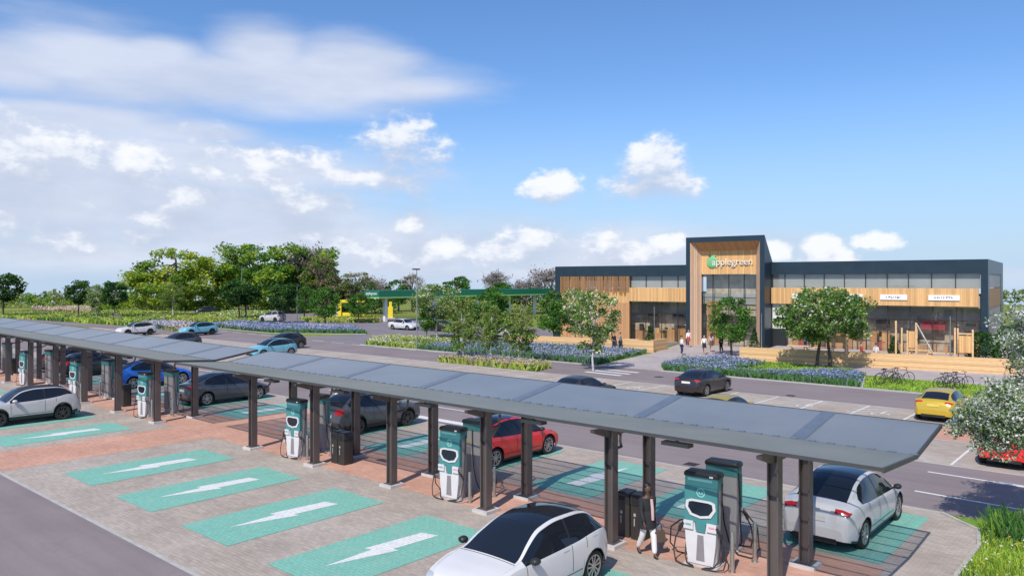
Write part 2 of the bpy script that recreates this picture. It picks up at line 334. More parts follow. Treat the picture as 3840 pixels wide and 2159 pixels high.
# ------------------------------------------------------------------ camera, sun, sky
YAW = R(41.066); CAMZ = 6.7
cam = bpy.data.cameras.new('camera'); co = bpy.data.objects.new('camera', cam); C.objects.link(co)
co.location = (0, 0, CAMZ); co.rotation_euler = (R(90), 0, YAW)
cam.sensor_width = 36; cam.lens = 36*2876.3/3840; cam.shift_y = -25.6/3840; cam.clip_end = 8000; cam.clip_start = 0.1
S.camera = co
SUN_EL, SUN_AZ = R(47.5), math.atan2(0.29, -0.957)          # azimuth measured from +Y towards +X
sd = Vector((math.sin(SUN_AZ)*math.cos(SUN_EL), math.cos(SUN_AZ)*math.cos(SUN_EL), math.sin(SUN_EL)))
sl = bpy.data.lights.new('sun', 'SUN'); so = bpy.data.objects.new('sun', sl); C.objects.link(so)
sl.energy = SUN_E; sl.angle = R(0.5); sl.color = (1.0, 0.945, 0.84)
so.location = (20, -30, 60); so.rotation_euler = sd.to_track_quat('Z', 'Y').to_euler()
S.view_settings.view_transform = 'Standard'; S.view_settings.look = 'None'; S.view_settings.exposure = EXPO; S.view_settings.gamma = 1
S.cycles.max_bounces = 7; S.cycles.transparent_max_bounces = 24; S.cycles.use_denoising = True
S.cycles.caustics_reflective = False; S.cycles.caustics_refractive = False
S.cycles.sample_clamp_indirect = 6

wd = bpy.data.worlds.new('World'); S.world = wd; wd.use_nodes = True
nt = wd.node_tree; bg = nt.nodes['Background']
tc = N(nt, 'ShaderNodeTexCoord'); D = tc.outputs['Generated']
def math_(op, a, b=None, c=None, clamp=False):
    n = nt.nodes.new('ShaderNodeMath'); n.operation = op; n.use_clamp = clamp
    for i, x in enumerate((a, b, c)):
        if x is None: continue
        if isinstance(x, (int, float)): n.inputs[i].default_value = x
        else: L(nt, x, n.inputs[i])
    return n.outputs[0]
sep = N(nt, 'ShaderNodeSeparateXYZ'); L(nt, D, sep.inputs[0])
zc = math_('MAXIMUM', sep.outputs[2], 0.035)
cmb = N(nt, 'ShaderNodeCombineXYZ'); L(nt, sep.outputs[0], cmb.inputs[0]); L(nt, sep.outputs[1], cmb.inputs[1]); L(nt, zc, cmb.inputs[2])
sky = N(nt, 'ShaderNodeTexSky'); sky.sky_type = 'NISHITA'; sky.sun_disc = False; sky.sun_elevation = SUN_EL; sky.sun_rotation = SUN_AZ
sky.air_density = 1.0; sky.dust_density = 0.4; sky.ozone_density = 1.6; sky.altitude = 50
L(nt, cmb.outputs[0], sky.inputs[0])
base = mul(nt, sky.outputs[0], SKY_TINT)
# azimuth (degrees right of the bearing of the tall entrance) and elevation
def dot(v):
    n = N(nt, 'ShaderNodeVectorMath', operation='DOT_PRODUCT'); L(nt, D, n.inputs[0]); n.inputs[1].default_value = v; return n.outputs['Value']
fw = dot((-math.sin(YAW), math.cos(YAW), 0)); rt = dot((math.cos(YAW), math.sin(YAW), 0))
az = math_('MULTIPLY', math_('ARCTAN2', rt, fw), 180/PI)
el = math_('MULTIPLY', math_('ARCSINE', sep.outputs[2]), 180/PI)
ca = N(nt, 'ShaderNodeCombineXYZ'); L(nt, math_('MULTIPLY', az, 0.1), ca.inputs[0]); L(nt, math_('MULTIPLY', el, 0.16), ca.inputs[1])
def nz(scale, detail, rough, off=(0, 0, 0), sc=(1, 1, 1)):
    mp = N(nt, 'ShaderNodeMapping'); mp.inputs['Location'].default_value = off; mp.inputs['Scale'].default_value = sc; L(nt, ca.outputs[0], mp.inputs[0])
    return noise(nt, scale, detail, mp.outputs[0], rough)
BL = [('c', -31.0, 5.2, 8.0, 2.2), ('c', -25.0, 4.4, 5.0, 1.5), ('c', -14.5, 5.6, 5.0, 1.3), ('s', -20.0, 8.0, 16.0, 3.0), ('s', -30.0, 6.0, 18.0, 6.5), ('s', -30.0, 5.5, 15.0, 5.0), ('s', -19.0, 4.5, 13.0, 4.2), ('s', -6.0, 2.2, 13.0, 3.4), ('s', 9.0, 1.6, 14.0, 2.8), ('s', -28.0, 14.0, 9.0, 3.4), ('s', -14.0, 13.6, 11.0, 3.0), ('s', -18.6, 13.9, 14.9, 2.4), ('s', -24.7, 15.2, 4.2, 1.6), ('s', -18.3, 15.9, 4.6, 2.1), ('s', -11.9, 15.2, 6.0, 2.5), ('s', -9.7, 13.8, 8.1, 1.5), ('s', -32.5, 13.2, 4.7, 2.3), ('s', -29.9, 10.4, 10.7, 1.4), ('s', -22.7, 10.1, 6.6, 1.2), ('s', -33.3, 9.3, 4.1, 1.7), ('s', -28.3, 4.9, 12.0, 1.6), ('s', -30.5, 1.7, 11.5, 1.9), ('s', -17.0, 5.3, 6.8, 1.1), ('c', -32.5, 6.9, 5.5, 3.3), ('c', -33.3, 3.6, 5.0, 2.0), ('c', -25.9, 7.1, 2.4, 2.0), ('c', -21.1, 7.6, 2.2, 2.1), ('c', -18.0, 7.2, 3.8, 2.0), ('c', -22.7, 5.9, 7.6, 1.2), ('c', -12.8, 7.7, 3.1, 1.6), ('c', -7.9, 9.0, 3.6, 2.8), ('c', -9.7, 7.5, 5.2, 1.5), ('c', -25.7, 2.9, 2.4, 1.2), ('c', -30.8, 2.5, 4.4, 1.5), ('c', -12.5, 2.5, 4.8, 2.2), ('c', -14.2, 3.4, 3.3, 1.6), ('c', -7.6, 3.9, 1.8, 1.8), ('c', -8.5, 1.7, 7.0, 1.8), ('c', -5.0, 2.6, 2.1, 1.2), ('c', 1.8, 2.6, 3.1, 1.9), ('c', 0.4, 1.7, 4.8, 1.3), ('c', 6.9, 2.7, 2.6, 1.5), ('c', 8.0, 1.7, 4.7, 1.3), ('c', 11.2, 3.0, 1.4, 0.7), ('c', 3.3, 6.8, 2.5, 1.2), ('c', 10.3, 8.3, 2.6, 2.0), ('c', 11.8, 7.1, 3.1, 1.5), ('c', 8.9, 6.9, 3.2, 1.2), ('c', 18.9, 1.9, 1.9, 1.1), ('c', 21.8, 1.8, 2.0, 1.4), ('c', 23.3, 1.4, 1.8, 1.0), ('c', 25.3, 2.6, 1.8, 1.0), ('s', 27.7, 0.4, 9.3, 1.1), ('s', 9.2, 0.5, 26.1, 1.0)]
def blobs(kind, del_=0.0):
    acc = None
    for k, a, e, ra, re in BL:
        if k != kind: continue
        g_ = (1.32 if a < 15 else 0.95) if k == 'c' else 1.0; ra, re = ra*g_, re*g_
        dx = math_('MULTIPLY', math_('SUBTRACT', az, a), 1/ra); dy = math_('MULTIPLY', math_('SUBTRACT', el, e-del_), 1/re)
        q = math_('SUBTRACT', 1.0, math_('SQRT', math_('MULTIPLY_ADD', dx, dx, math_('MULTIPLY', dy, dy))))
        acc = q if acc is None else math_('SMOOTH_MAX', acc, q, 0.12)
    return acc
def sstep(x, lo, hi):
    n = N(nt, 'ShaderNodeMapRange'); n.interpolation_type = 'SMOOTHSTEP'; L(nt, x, n.inputs[0]); n.inputs[1].default_value = lo; n.inputs[2].default_value = hi; return n.outputs[0]
# clear air: the sky and scattered cloud outside the view, paler towards the horizon
n4 = noise(nt, 2.2, 6, D, 0.6); side = sstep(math_('ABSOLUTE', az), 40, 60)
m3 = math_('MULTIPLY', math_('MULTIPLY', sstep(n4, 0.5, 0.68), side), 0.8)
full = mul(nt, base, (7.6, 7.9, 8.6), m3, 'MIX')
hz = math_('MULTIPLY', math_('SUBTRACT', 1.0, sstep(el, -1.0, 15.0)), 0.80)
full = mul(nt, full, (4.15, 5.25, 7.0), hz, 'MIX')
# broad thin sheets
n1 = nz(1.0, 6, 0.52, (3, 1, 0), (0.55, 1.5, 1)); s1 = math_('MULTIPLY_ADD', math_('SUBTRACT', n1, 0.5), 1.7, blobs('s'))
m1 = math_('MULTIPLY', sstep(s1, -0.20, 0.75), 0.88)
n5 = nz(1.6, 5, 0.55, (1, 8, 0), (0.6, 1.5, 1))
thc = ramp(nt, n5, [(0.35, (0.57, 0.635, 0.79)), (0.62, (0.70, 0.75, 0.88))])
full = mul(nt, full, mul(nt, thc, (9, 9, 9)), m1, 'MIX')
# heaped clouds with soft lower parts
n2 = nz(2.3, 9, 0.56, (0, 5, 0)); n3 = nz(7.0, 6, 0.6, (7, 0, 0))
wob = math_('ADD', math_('MULTIPLY', math_('SUBTRACT', n2, 0.5), 2.0), math_('MULTIPLY', math_('SUBTRACT', n3, 0.5), 0.55))
d0 = math_('ADD', blobs('c'), wob)
n2b = nz(2.3, 6, 0.56, (0, 5.2, 0))
up = math_('ADD', blobs('c', 1.6), math_('MULTIPLY', math_('SUBTRACT', n2b, 0.5), 2.0))
lit = sstep(math_('ADD', math_('SUBTRACT', d0, up), math_('MULTIPLY', math_('SUBTRACT', n3, 0.5), 1.1)), -0.40, 1.05)
soft = math_('MULTIPLY_ADD', math_('SUBTRACT', 1.0, lit), 0.95, 0.42)     # crisp sunlit tops, hazy bottoms
m2 = N(nt, 'ShaderNodeMapRange')
m2.interpolation_type = 'SMOOTHSTEP'; L(nt, d0, m2.inputs[0]); m2.inputs[1].default_value = 0.0; L(nt, soft, m2.inputs[2])
cc = ramp(nt, lit, [(0.0, (0.51, 0.585, 0.74)), (0.45, (0.62, 0.685, 0.82)), (0.75, (0.80, 0.84, 0.925)), (1.0, (0.93, 0.945, 0.985))])
cc = mul(nt, cc, (9.0, 9.0, 9.0))
full = mul(nt, full, cc, math_('MULTIPLY', m2.outputs[0], 0.93), 'MIX')
L(nt, full, bg.inputs[0]); bg.inputs[1].default_value = SKY_STR
try: wd.cycles.sampling_method = 'MANUAL'; wd.cycles.sample_map_resolution = 512
except Exception: pass

# ------------------------------------------------------------------ ground
b = MB(); rings = [0, 60, 120, 200, 300, 450, 700, 1100, 1800, 3000]; nseg = 72
def gz(r): return 0 if r <= 215 else -(r-215)*0.028
b.v.append((-60, 50, 0))
for r in rings[1:]:
    for k in range(nseg): b.v.append((-60+r*math.cos(2*PI*k/nseg), 50+r*math.sin(2*PI*k/nseg), gz(r)))
for k in range(nseg): b.f.append((0, 1+k, 1+(k+1) % nseg)); b.m.append(0)
for i in range(len(rings)-2):
    for k in range(nseg):
        p = 1+i*nseg+k; q = 1+i*nseg+(k+1) % nseg; b.f.append((p, q, q+nseg, p+nseg)); b.m.append(0)
tag(b.build('ground', 'meadow', fix=False), kind='structure')
sheet('access_road', rect(-130, -30, 30, 8.45), 0.004, 'asphalt')
sheet('charging_forecourt', [(-112, 8.45), (-3.9, 8.45), (-3.9, 22.4), (-4.15, 23.8), (-5.2, 24.9), (-112, 24.9)], 0.008, 'block_paving')
sheet('middle_road', [(-128, 24.9), (30, 24.9), (30, 31.55), (-128, 31.55)], 0.004, 'asphalt')
sheet('parking_paving', [(-118, 31.55), (8, 31.55), (8, 43.8), (-118, 43.8)], 0.008, 'block_paving')
sheet('main_road', [(-165, 43.8), (40, 43.8), (40, 50.3), (-60, 50.3), (-78, 52.6), (-96, 53.0), (-125, 57.5), (-165, 60)], 0.004, 'asphalt')
sheet('side_road', [(-80, 51.5), (-63.5, 50.3), (-66, 53.2), (-72, 60.5), (-70.0, 66.5), (-40, 67.5), (-41, 78), (-100, 92), (-140, 92), (-140, 66), (-112, 63.8), (-90, 68.6), (-77.4, 61.8)], 0.0055, 'asphalt_far')
sheet('footpath', [(-34.9, 50.3), (-29.2, 50.3), (-29.2, 60.6), (-19, 61.0), (-2, 57.2), (4, 57.2), (4, 90), (-45, 90), (-37.2, 62.8)], 0.010, 'pale_paving')
sheet('pavement', [(-29.4, 60.2), (-14.5, 57.4), (4, 56.0), (4, 66), (-29.4, 63)], 0.006, 'pale_paving')
# red brick bands
sheet('charger_walkway', rect(-112, 16.35, -5.2, 19.2), 0.012, 'red_paving')
sheet('crossing_walkway', rect(-34.8, 8.6, -31.3, 16.34), 0.012, 'red_paving')
sheet('crossing_walkway', rect(-34.8, 19.21, -31.3, 24.8), 0.012, 'red_paving')
sheet('parking_walkway', rect(-118, 36.4, 8, 39.6), 0.012, 'red_paving')
b = MB()
def kerb(pts, w=0.12, h=0.10):
    for (x0, y0), (x1, y1) in zip(pts[:-1], pts[1:]):
        d = Vector((x1-x0, y1-y0)); l = d.length; a = math.atan2(d.y, d.x)
        b.box((0, -w/2, -0.02), (l, w/2, h), 0, Matrix.Translation((x0, y0, 0)) @ Matrix.Rotation(a, 4, 'Z'))
kerb([(-128, 8.45), (-3.9, 8.45)], 0.10, 0.012)
kerb([(-3.84, 8.6), (-3.84, 22.4), (-4.1, 23.8), (-5.2, 24.86)], 0.10, 0.05)
kerb([(-112, 24.93), (-5.2, 24.93)], 0.12, 0.013); kerb([(-118, 31.5), (8, 31.5)], 0.12, 0.013); kerb([(-118, 43.83), (8, 43.83)], 0.12, 0.013)
kerb([(-65, 50.36), (-35, 50.36)], 0.14, 0.08); kerb([(-29.2, 50.36), (4, 50.36)], 0.14, 0.08); kerb([(-110, 54.8), (-88, 53.9), (-77.5, 60.9)], 0.14, 0.07)
kerb([(-15.0, 50.5), (-16.9, 57.6)], 0.1, 0.06)
tag(b.build('kerb', 'kerb'), kind='structure')
# white road paint
b = MB()
def stripe(x0, y0, x1, y1, w, z=0.0125):
    d = Vector((x1-x0, y1-y0)).normalized(); n = Vector((-d.y, d.x))*w/2
    b.face([(x0+n.x, y0+n.y, z), (x0-n.x, y0-n.y, z), (x1-n.x, y1-n.y, z), (x1+n.x, y1+n.y, z)])
stripe(-6.7, 29.95, -4.2, 29.87, 0.13, 0.009); stripe(-4.6, 29.85, -1.5, 29.8, 0.26, 0.0095); stripe(-6.4, 26.95, -1.0, 26.65, 0.13, 0.009)
for x in range(-27, -100, -9): stripe(x, 28.2, x-3.5, 28.2, 0.12, 0.009)
stripe(-29.0, 25.6, -24.9, 25.6, 0.5, 0.009)
for i in range(34):                                  # parking rows on either side of the brick strip
    x = -6.3-2.48*i
    if x > -112: stripe(x, 31.6, x-0.02, 36.1, 0.10, 0.0165)
    x = -7.6-2.48*i
    stripe(x, 40.0, x-0.02, 43.7, 0.10, 0.0165)
stripe(-112, 36.3, -3, 36.3, 0.08, 0.0165)
for k in range(3): stripe(-33.4+0.1*k, 48.7-1.15*k, -29.9, 48.4-1.15*k, 0.42, 0.009)
for x in range(-52, -140, -4): stripe(x, 50.0+max(0, (-x-62)*0.07), x-2.2, 50.0+max(0, (-x-62)*0.07), 0.16, 0.009)
for k in range(2):                                    # wheelchair bays: hatched strips
    x = -13.0-3.7*k
    for q in range(4): stripe(x+0.05, 40.2+q*0.9, x+1.1, 41.0+q*0.9, 0.10, 0.0168)
tag(b.build('road_markings', 'white_paint'), kind='structure')
def wheelchair_mark(x, y):
    b = MB()
    for k in range(14):
        a0, a1 = 2*PI*k/14*0.8, 2*PI*(k+1)/14*0.8
        b.face([(x+r*math.cos(a), y+r*math.sin(a), 0.017) for r, a in ((0.36, a0), (0.44, a0), (0.44, a1), (0.36, a1))])
    b.face([(x-0.05, y+0.1, 0.0175), (x+0.05, y+0.1, 0.0175), (x+0.05, y+0.8, 0.0175), (x-0.05, y+0.8, 0.0175)])
    b.face([(x-0.06, y+0.86, 0.0175), (x+0.08, y+0.86, 0.0175), (x+0.08, y+1.05, 0.0175), (x-0.06, y+1.05, 0.0175)])
    return b.build('wheelchair_symbol', 'white_paint')
for i, (x, t) in enumerate(((-11.4, 'white wheelchair symbol on the parking bay beside the yellow sports car'), (-25.9, 'white wheelchair symbol on the bay left of the black fastback'), (-15.2, 'white wheelchair symbol midway between the black fastback and the yellow sports car'))):
    tag(wheelchair_mark(x, 41.3), t, 'road marking', 'wheelchair symbols on parking bays')

# teal charging bays with a white lightning bolt; the bolt points along the bay
BOLT = [(-0.17, 1.40), (0.33, 1.52), (0.22, 0.08), (0.40, 0.12), (-0.10, -1.75), (-0.15, -0.30), (-0.36, -0.36)]
def bay(x0, y0, y1, label, flip=False, w=2.5):
    t = thing('charging_bay_marking', label, 'bay marking', (x0+w/2, (y0+y1)/2, 0), PI if flip else 0, 'teal charging bays')
    h = (y1-y0)/2
    sheet('teal_panel', rect(-w/2, -h, w/2, h), 0.016, 'teal_paint', None, t)
    b = MB(); b.face([(x, y, 0.020) for x, y in BOLT]); o = b.build('lightning_bolt', 'white_paint', t, fix=False)
    if o.data.polygons[0].normal.z < 0: o.data.flip_normals()
    return t
ordn = ['nearest', 'second nearest', 'third nearest', 'fourth nearest', 'fifth nearest', 'sixth nearest', 'seventh nearest', 'eighth nearest', 'ninth nearest', 'tenth nearest', 'eleventh nearest', 'twelfth nearest']
X0, PITCH = -29.36, 4.354
front = [(-11.94, 'teal bay under the white crossover at the bottom of the photo'), (-16.3, 'large empty teal bay with white bolt beside the nearest white crossover'), (-20.65, 'empty teal bay, second along from the nearest white crossover'),
         (-25.0, 'empty teal bay with white bolt, third along from the nearest white crossover'), (-29.36, 'empty teal bay bordering the pink brick walkway on its right side'),
         (-38.25, 'thin looking teal bay between the pink brick walkway and the silver crossover'), (-42.6, 'teal bay under the silver crossover at the left edge'), (-46.9, 'teal bay just beyond the silver crossover at the left edge'), (-51.3, 'teal bay second beyond the silver crossover'), (-55.6, 'teal bay third beyond the silver crossover')]
for x, t in front: bay(x, 9.88, 14.95, t)
back = [(-7.85, 'shaded teal bay under the white fastback with glass roof'), (-12.2, 'shaded teal bay between the white fastback and the next bay with a visible bolt'), (-16.25, 'shaded teal bay with bolt just right of the red car'), (-20.75, 'shaded teal bay under the red car'),
        (-24.9, 'shaded teal bay with bolt between the dark grey crossover and the red car'), (-29.3, 'shaded teal bay under the dark grey crossover'), (-37.0, 'half shaded teal bay between the slate saloon and the dark grey crossover'), (-41.5, 'shaded teal bay under the slate saloon'),
        (-46.5, 'shaded teal bay between the blue fastback and the slate saloon'), (-51.2, 'shaded teal bay under the blue fastback'), (-55.6, 'shaded teal bay just left of the blue fastback'), (-60.0, 'shaded teal bay second left of the blue fastback')]
for x, t in back: bay(x, 19.4, 24.15, t, True)
# ------------------------------------------------------------------ solar canopies
PF, PV_, PB = (15.25, 3.24), (17.6, 3.075), (19.75, 3.41)
def canopy(x0, x1, posts, label, rise=0.0):
    t = thing('solar_canopy', label, 'canopy', (0, 0, 0), 0, 'solar canopies over the chargers')
    th = 0.05
    b = MB(); b.prism([PV_, PB, (PB[0], PB[1]-th), (PV_[0], PV_[1]-th)], x0, x1, 'yz'); b.build('roof_panel', 'solar_glass', t)
    b = MB(); b.prism([PF, (PV_[0]-0.004, PV_[1]), (PV_[0]-0.004, PV_[1]-th), (PF[0], PF[1]-th)], x0, x1, 'yz'); b.build('front_panel', 'lip_glass', t)
    b = MB()                                          # edge trims
    b.box((x0, PF[0]-0.03, PF[1]-0.07), (x1, PF[0]-0.001, PF[1]+0.004)); b.box((x0, PB[0]+0.001, PB[1]-0.08), (x1, PB[0]+0.05, PB[1]+0.012))
    for x in (x0-0.045, x1+0.003):
        b.prism([(PF[0]-0.05, PF[1]+0.014), (PV_[0], PV_[1]+0.014), (PV_[0], PV_[1]-0.075), (PF[0]-0.05, PF[1]-0.088)], x, x+0.042, 'yz')
        b.prism([(PV_[0]+0.001, PV_[1]+0.014), (PB[0]+0.05, PB[1]+0.014), (PB[0]+0.05, PB[1]-0.083), (PV_[0]+0.001, PV_[1]-0.075)], x, x+0.042, 'yz')
    b.build('edge_trim', 'edge_dark', t)
    def zr(y): return PV_[1]+(y-PV_[0])/(PB[0]-PV_[0])*(PB[1]-PV_[1]) if y > PV_[0] else PV_[1]+(PV_[0]-y)/(PV_[0]-PF[0])*(PF[1]-PV_[1])
    b = MB()
    for y in (15.75, 16.35, 16.95, 18.2, 18.75, 19.3): b.box((x0+0.02, y-0.014, zr(y)-0.09), (x1-0.02, y+0.014, zr(y)-th-0.003))
    b.build('purlin', 'post_steel', t)
    b = MB(); b.box((x0+0.02, PV_[0]-0.03, PV_[1]+0.001), (x1-0.02, PV_[0]+0.03, PV_[1]+0.006))
    x = x0+0.3
    while x < x1: b.box((x, PV_[0]-0.05, PV_[1]+0.004), (x+0.16, PV_[0]+0.05, PV_[1]+0.022)); x += 0.42
    b.build('gutter', 'gutter_and_beam_shade', t)
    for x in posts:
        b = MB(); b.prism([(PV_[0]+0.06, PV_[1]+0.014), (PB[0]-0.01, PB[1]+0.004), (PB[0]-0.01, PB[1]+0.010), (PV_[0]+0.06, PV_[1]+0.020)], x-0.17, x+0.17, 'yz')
        b.build('beam_shade_strip', 'gutter_and_beam_shade', t)  # dark strip paints the beam's shade showing through the translucent roof
    for x in posts:
        b = MB(); b.prism([(15.5, zr(15.5)-0.175), (17.6, PV_[1]-0.175), (19.6, zr(19.6)-0.175), (19.6, zr(19.6)-0.25), (18.4, zr(18.4)-0.40), (16.1, zr(16.1)-0.40), (15.5, zr(15.5)-0.25)], x-0.06, x+0.06, 'yz')
        b.build('cross_beam', 'post_steel', t)
        for y in (16.33, 18.17):
            b = MB(); zt = zr(y)-0.18; h = 0.125
            b.box((x-h, y-h, 0.1), (x-h+0.03, y+h, zt)); b.box((x+h-0.03, y-h, 0.1), (x+h, y+h, zt)); b.box((x-h+0.031, y-0.02, 0.1), (x+h-0.031, y+0.02, zt)); b.box((x-0.2, y-0.2, 0.101), (x+0.2, y+0.2, 0.118))
            p = b.build('post', 'post_steel', t)
            b = MB(); b.box((x-0.29, y-0.29, 0.0), (x+0.29, y+0.29, 0.10)); b.build('plinth', 'concrete', p)
        b = MB(); b.tube([(x-0.5, 17.55, PV_[1]-0.06), (x-0.36, 17.3, 2.45), (x-0.13, 17.0, 2.38), (x-0.13, 16.46, 2.38)], 0.04, 6); b.build('downpipe', 'post_steel', t)
    for x in [(a+c)/2 for a, c in zip(posts[:-1], posts[1:])]:
        b = MB(); b.box((x-0.35, 15.75, 2.90), (x+0.35, 16.0, 2.98)); b.box((x-0.03, 15.84, 2.98), (x+0.03, 15.9, 3.1)); b.build('light_fitting', 'edge_dark', t)
    if rise:                                          # the farther roof climbs gently along its length; posts keep their feet on the ground
        for o in t.children:
            for v in o.data.vertices:
                if v.co.z > 1.0: v.co.z += rise*(x1-v.co.x)
    return t
m, nt, b = nodes('lip_glass')
m2_ = M['solar_glass']; nt.nodes.clear()
m = m2_.copy(); M['lip_glass'] = m; m.name = 'lip_glass'
for n in m.node_tree.nodes:
    if n.type == 'VALTORGB':
        for e, c in zip(n.color_ramp.elements, ((0.185, 0.185, 0.145), (0.25, 0.235, 0.185))): e.color = c4(c)
    if n.type == 'BSDF_PRINCIPLED': n.inputs['Roughness'].default_value = 0.42; n.inputs['Metallic'].default_value = 0.15; n.inputs['Specular IOR Level'].default_value = 0.3
canopy(-32.3, -4.17, [-27.98, -23.75, -19.44, -15.23, -10.89, -6.65], 'long tilted solar canopy on paired steel posts, nearest the viewer')
canopy(-84, -33.5, [-36.5, -40.96, -45.35, -49.7, -54.0, -58.4, -62.8, -67.2, -71.5, -75.9, -80.2], 'farther solar canopy on dark steel posts, running off the left edge of the photo', 0.0085)

# ------------------------------------------------------------------ iron covers in the road
for x, y, l in ((-13.5, 25.5, 'square iron gully grate in the middle road right of the red car'), (-9.2, 29.0, 'round iron manhole cover in the middle road under the right end of the canopy'), (-27.5, 47.2, 'round iron manhole cover in the main road near the zebra crossing'), (-17.2, 44.6, 'square iron gully grate on the main road behind the black fastback')):
    b = MB()
    if 'round' in l: b.lathe([(0, 0.0), (0.33, 0.0), (0.33, 0.006), (0, 0.0062)], 'z', 24)
    else:
        b.box((-0.24, -0.24, 0), (0.24, 0.24, 0.004))
        for k in range(7): b.box((-0.21+k*0.065, -0.2, 0.0042), (-0.18+k*0.065, 0.2, 0.008))
    o = b.build('drain_cover', 'bin_brown'); o.location = (x, y, 0.0045); tag(o, l, 'drain cover', 'iron covers in the road')
# ------------------------------------------------------------------ chargers
def rr(w, y0, y1, z, r=0.06, n=4):
    p = []; cx, a = w/2-r, [(w/2-r, y1-r, 0), (-w/2+r, y1-r, 90), (-w/2+r, y0+r, 180), (w/2-r, y0+r, 270)]
    for x, y, s in a:
        for k in range(n+1): q = R(s+90*k/n); p.append((x+r*math.cos(q), y+r*math.sin(q), z))
    return p
def loft(secs, name, mat, parent, smooth=True):
    b = MB(); b.grid(secs, closed=True); b.face(list(reversed(secs[0]))); b.face(secs[-1]); return b.build(name, mat, parent, smooth)
def make_charger():
    t = thing('rapid_charger', 'x', 'charger')
    loft([rr(0.70, -0.14, 0.33, 0.02), rr(0.72, -0.14, 0.34, 0.3), rr(0.80, -0.14, 0.35, 1.0), rr(0.80, -0.14, 0.35, 1.86)], 'cabinet', 'charger_grey', t)
    loft([rr(0.83, -0.31, 0.37, 1.865), rr(0.83, -0.31, 0.37, 2.09)], 'top_band', 'charger_teal', t)
    loft([rr(0.87, -0.35, 0.40, 2.092), rr(0.87, -0.35, 0.40, 2.16), rr(0.80, -0.30, 0.36, 2.20)], 'cap', 'black_plastic', t)
    b = MB(); b.prism([(-0.41, 1.86), (-0.41, 1.06), (-0.13, 1.02), (-0.10, 0.80), (0.10, 0.80), (0.13, 1.02), (0.41, 1.06), (0.41, 1.86)], -0.33, -0.145); b.build('front_panel', 'charger_teal', t)
    b = MB(); b.prism([(-0.405, 1.045), (-0.37, 0.5), (-0.31, 0.06), (0.31, 0.06), (0.37, 0.5), (0.405, 1.045), (0.15, 1.005), (0.115, 0.78), (-0.115, 0.78), (-0.15, 1.005)], -0.36, -0.15); b.build('lower_panel', 'charger_white', t)
    b = MB(); b.prism([(-0.075, 0.74), (0.075, 0.74), (0.105, 0.14), (-0.105, 0.14)], -0.372, -0.355); b.build('vent', 'charger_panel', t)
    b = MB(); b.prism([(-0.38, 1.36), (-0.36, 1.52), (-0.24, 1.56), (0.24, 1.56), (0.36, 1.52), (0.38, 1.36), (0.26, 1.18), (0, 1.13), (-0.26, 1.18)], -0.375, -0.325)
    fr = b.build('screen_frame', 'charger_white', t)
    b = MB(); b.prism([(-0.31, 1.37), (-0.29, 1.49), (-0.2, 1.515), (0.2, 1.515), (0.29, 1.49), (0.31, 1.37), (0.21, 1.235), (0, 1.19), (-0.21, 1.235)], -0.382, -0.37); b.build('screen', 'screen', fr)
    b = MB(); b.lathe([(0.105, -0.336), (0.105, -0.331), (0.085, -0.331), (0.085, -0.336)], 'y', 24, (0, 0, 1.73), closed=True)
    for s in (-1, 1): b.box((s*0.035-0.016, -0.337, 1.71), (s*0.035+0.016, -0.331, 1.76))
    b.lathe([(0.022, -0.337), (0.022, -0.331)], 'y', 10, (-0.14, 0, 1.80)); b.box((-0.05, -0.337, 1.695), (0.05, -0.331, 1.705)); b.build('emblem', 'mint', t)
    b = MB(); b.box((-0.33, -0.318, 1.99), (0.28, -0.311, 2.045)); b.build('light_strip', 'charger_light_teal', t)
    b = MB(); b.box((0.22, -0.36, 2.105), (0.31, -0.349, 2.145)); b.build('badge', 'white_panel', t)
    for s in (-1, 1):
        b = MB(); b.box((s*0.29-0.12, -0.45, 0.86), (s*0.29+0.12, -0.362, 1.05)); h = b.build('holster', 'charger_white', t)
        b = MB(); b.box((s*0.29-0.07, -0.456, 0.94), (s*0.29+0.07, -0.451, 0.99)); b.build('holster_label', 'label_pink' if s > 0 else 'charger_light_teal', h)
        b = MB(); b.tube([(s*0.40, -0.42, 0.98), (s*0.50, -0.40, 0.86), (s*0.54, -0.37, 0.76)], [0.045, 0.055, 0.035], 7); b.build('connector', 'black_plastic', t)
        b = MB(); e = s
        b.tube([(e*0.54, -0.37, 0.76), (e*0.62, -0.40, 0.60), (e*0.66, -0.45, 0.30), (e*0.60, -0.52, 0.07), (e*0.40, -0.62, 0.03), (e*0.10, -0.66, 0.028), (e*0.16, -0.52, 0.03), (e*0.33, -0.42, 0.05), (e*0.42, -0.22, 0.18), (e*0.43, 0.0, 0.62), (e*0.43, 0.1, 1.3), (e*0.42, 0.2, 1.95)], 0.019, 6); b.build('cable', 'cable_rubber', t, True)
    b = MB(); b.box((0.06, 0.351, 0.2), (0.36, 0.362, 1.35)); b.build('rear_vent', 'charger_panel', t)
    b = MB(); b.box((0.12, 0.352, 1.45), (0.32, 0.36, 1.56)); b.build('warning_label', 'label_yellow', t)
    b = MB(); b.tube([(-0.02, 0.40, 1.90), (-0.03, 0.41, 1.3), (-0.10, 0.43, 0.7), (-0.25, 0.5, 0.25), (-0.5, 0.62, 0.03), (-0.85, 0.7, 0.03), (-1.0, 0.5, 0.25), (-0.9, 0.2, 0.7), (-0.6, 0.0, 0.95), (-0.40, -0.05, 1.0)], 0.02, 6); b.build('rear_cable', 'cable_rubber', t, True)
    b = MB(); b.box((-0.42, -0.40, 0.0), (0.42, 0.42, 0.04)); b.build('base_plate', 'concrete', t)
    return t
ch0 = make_charger()
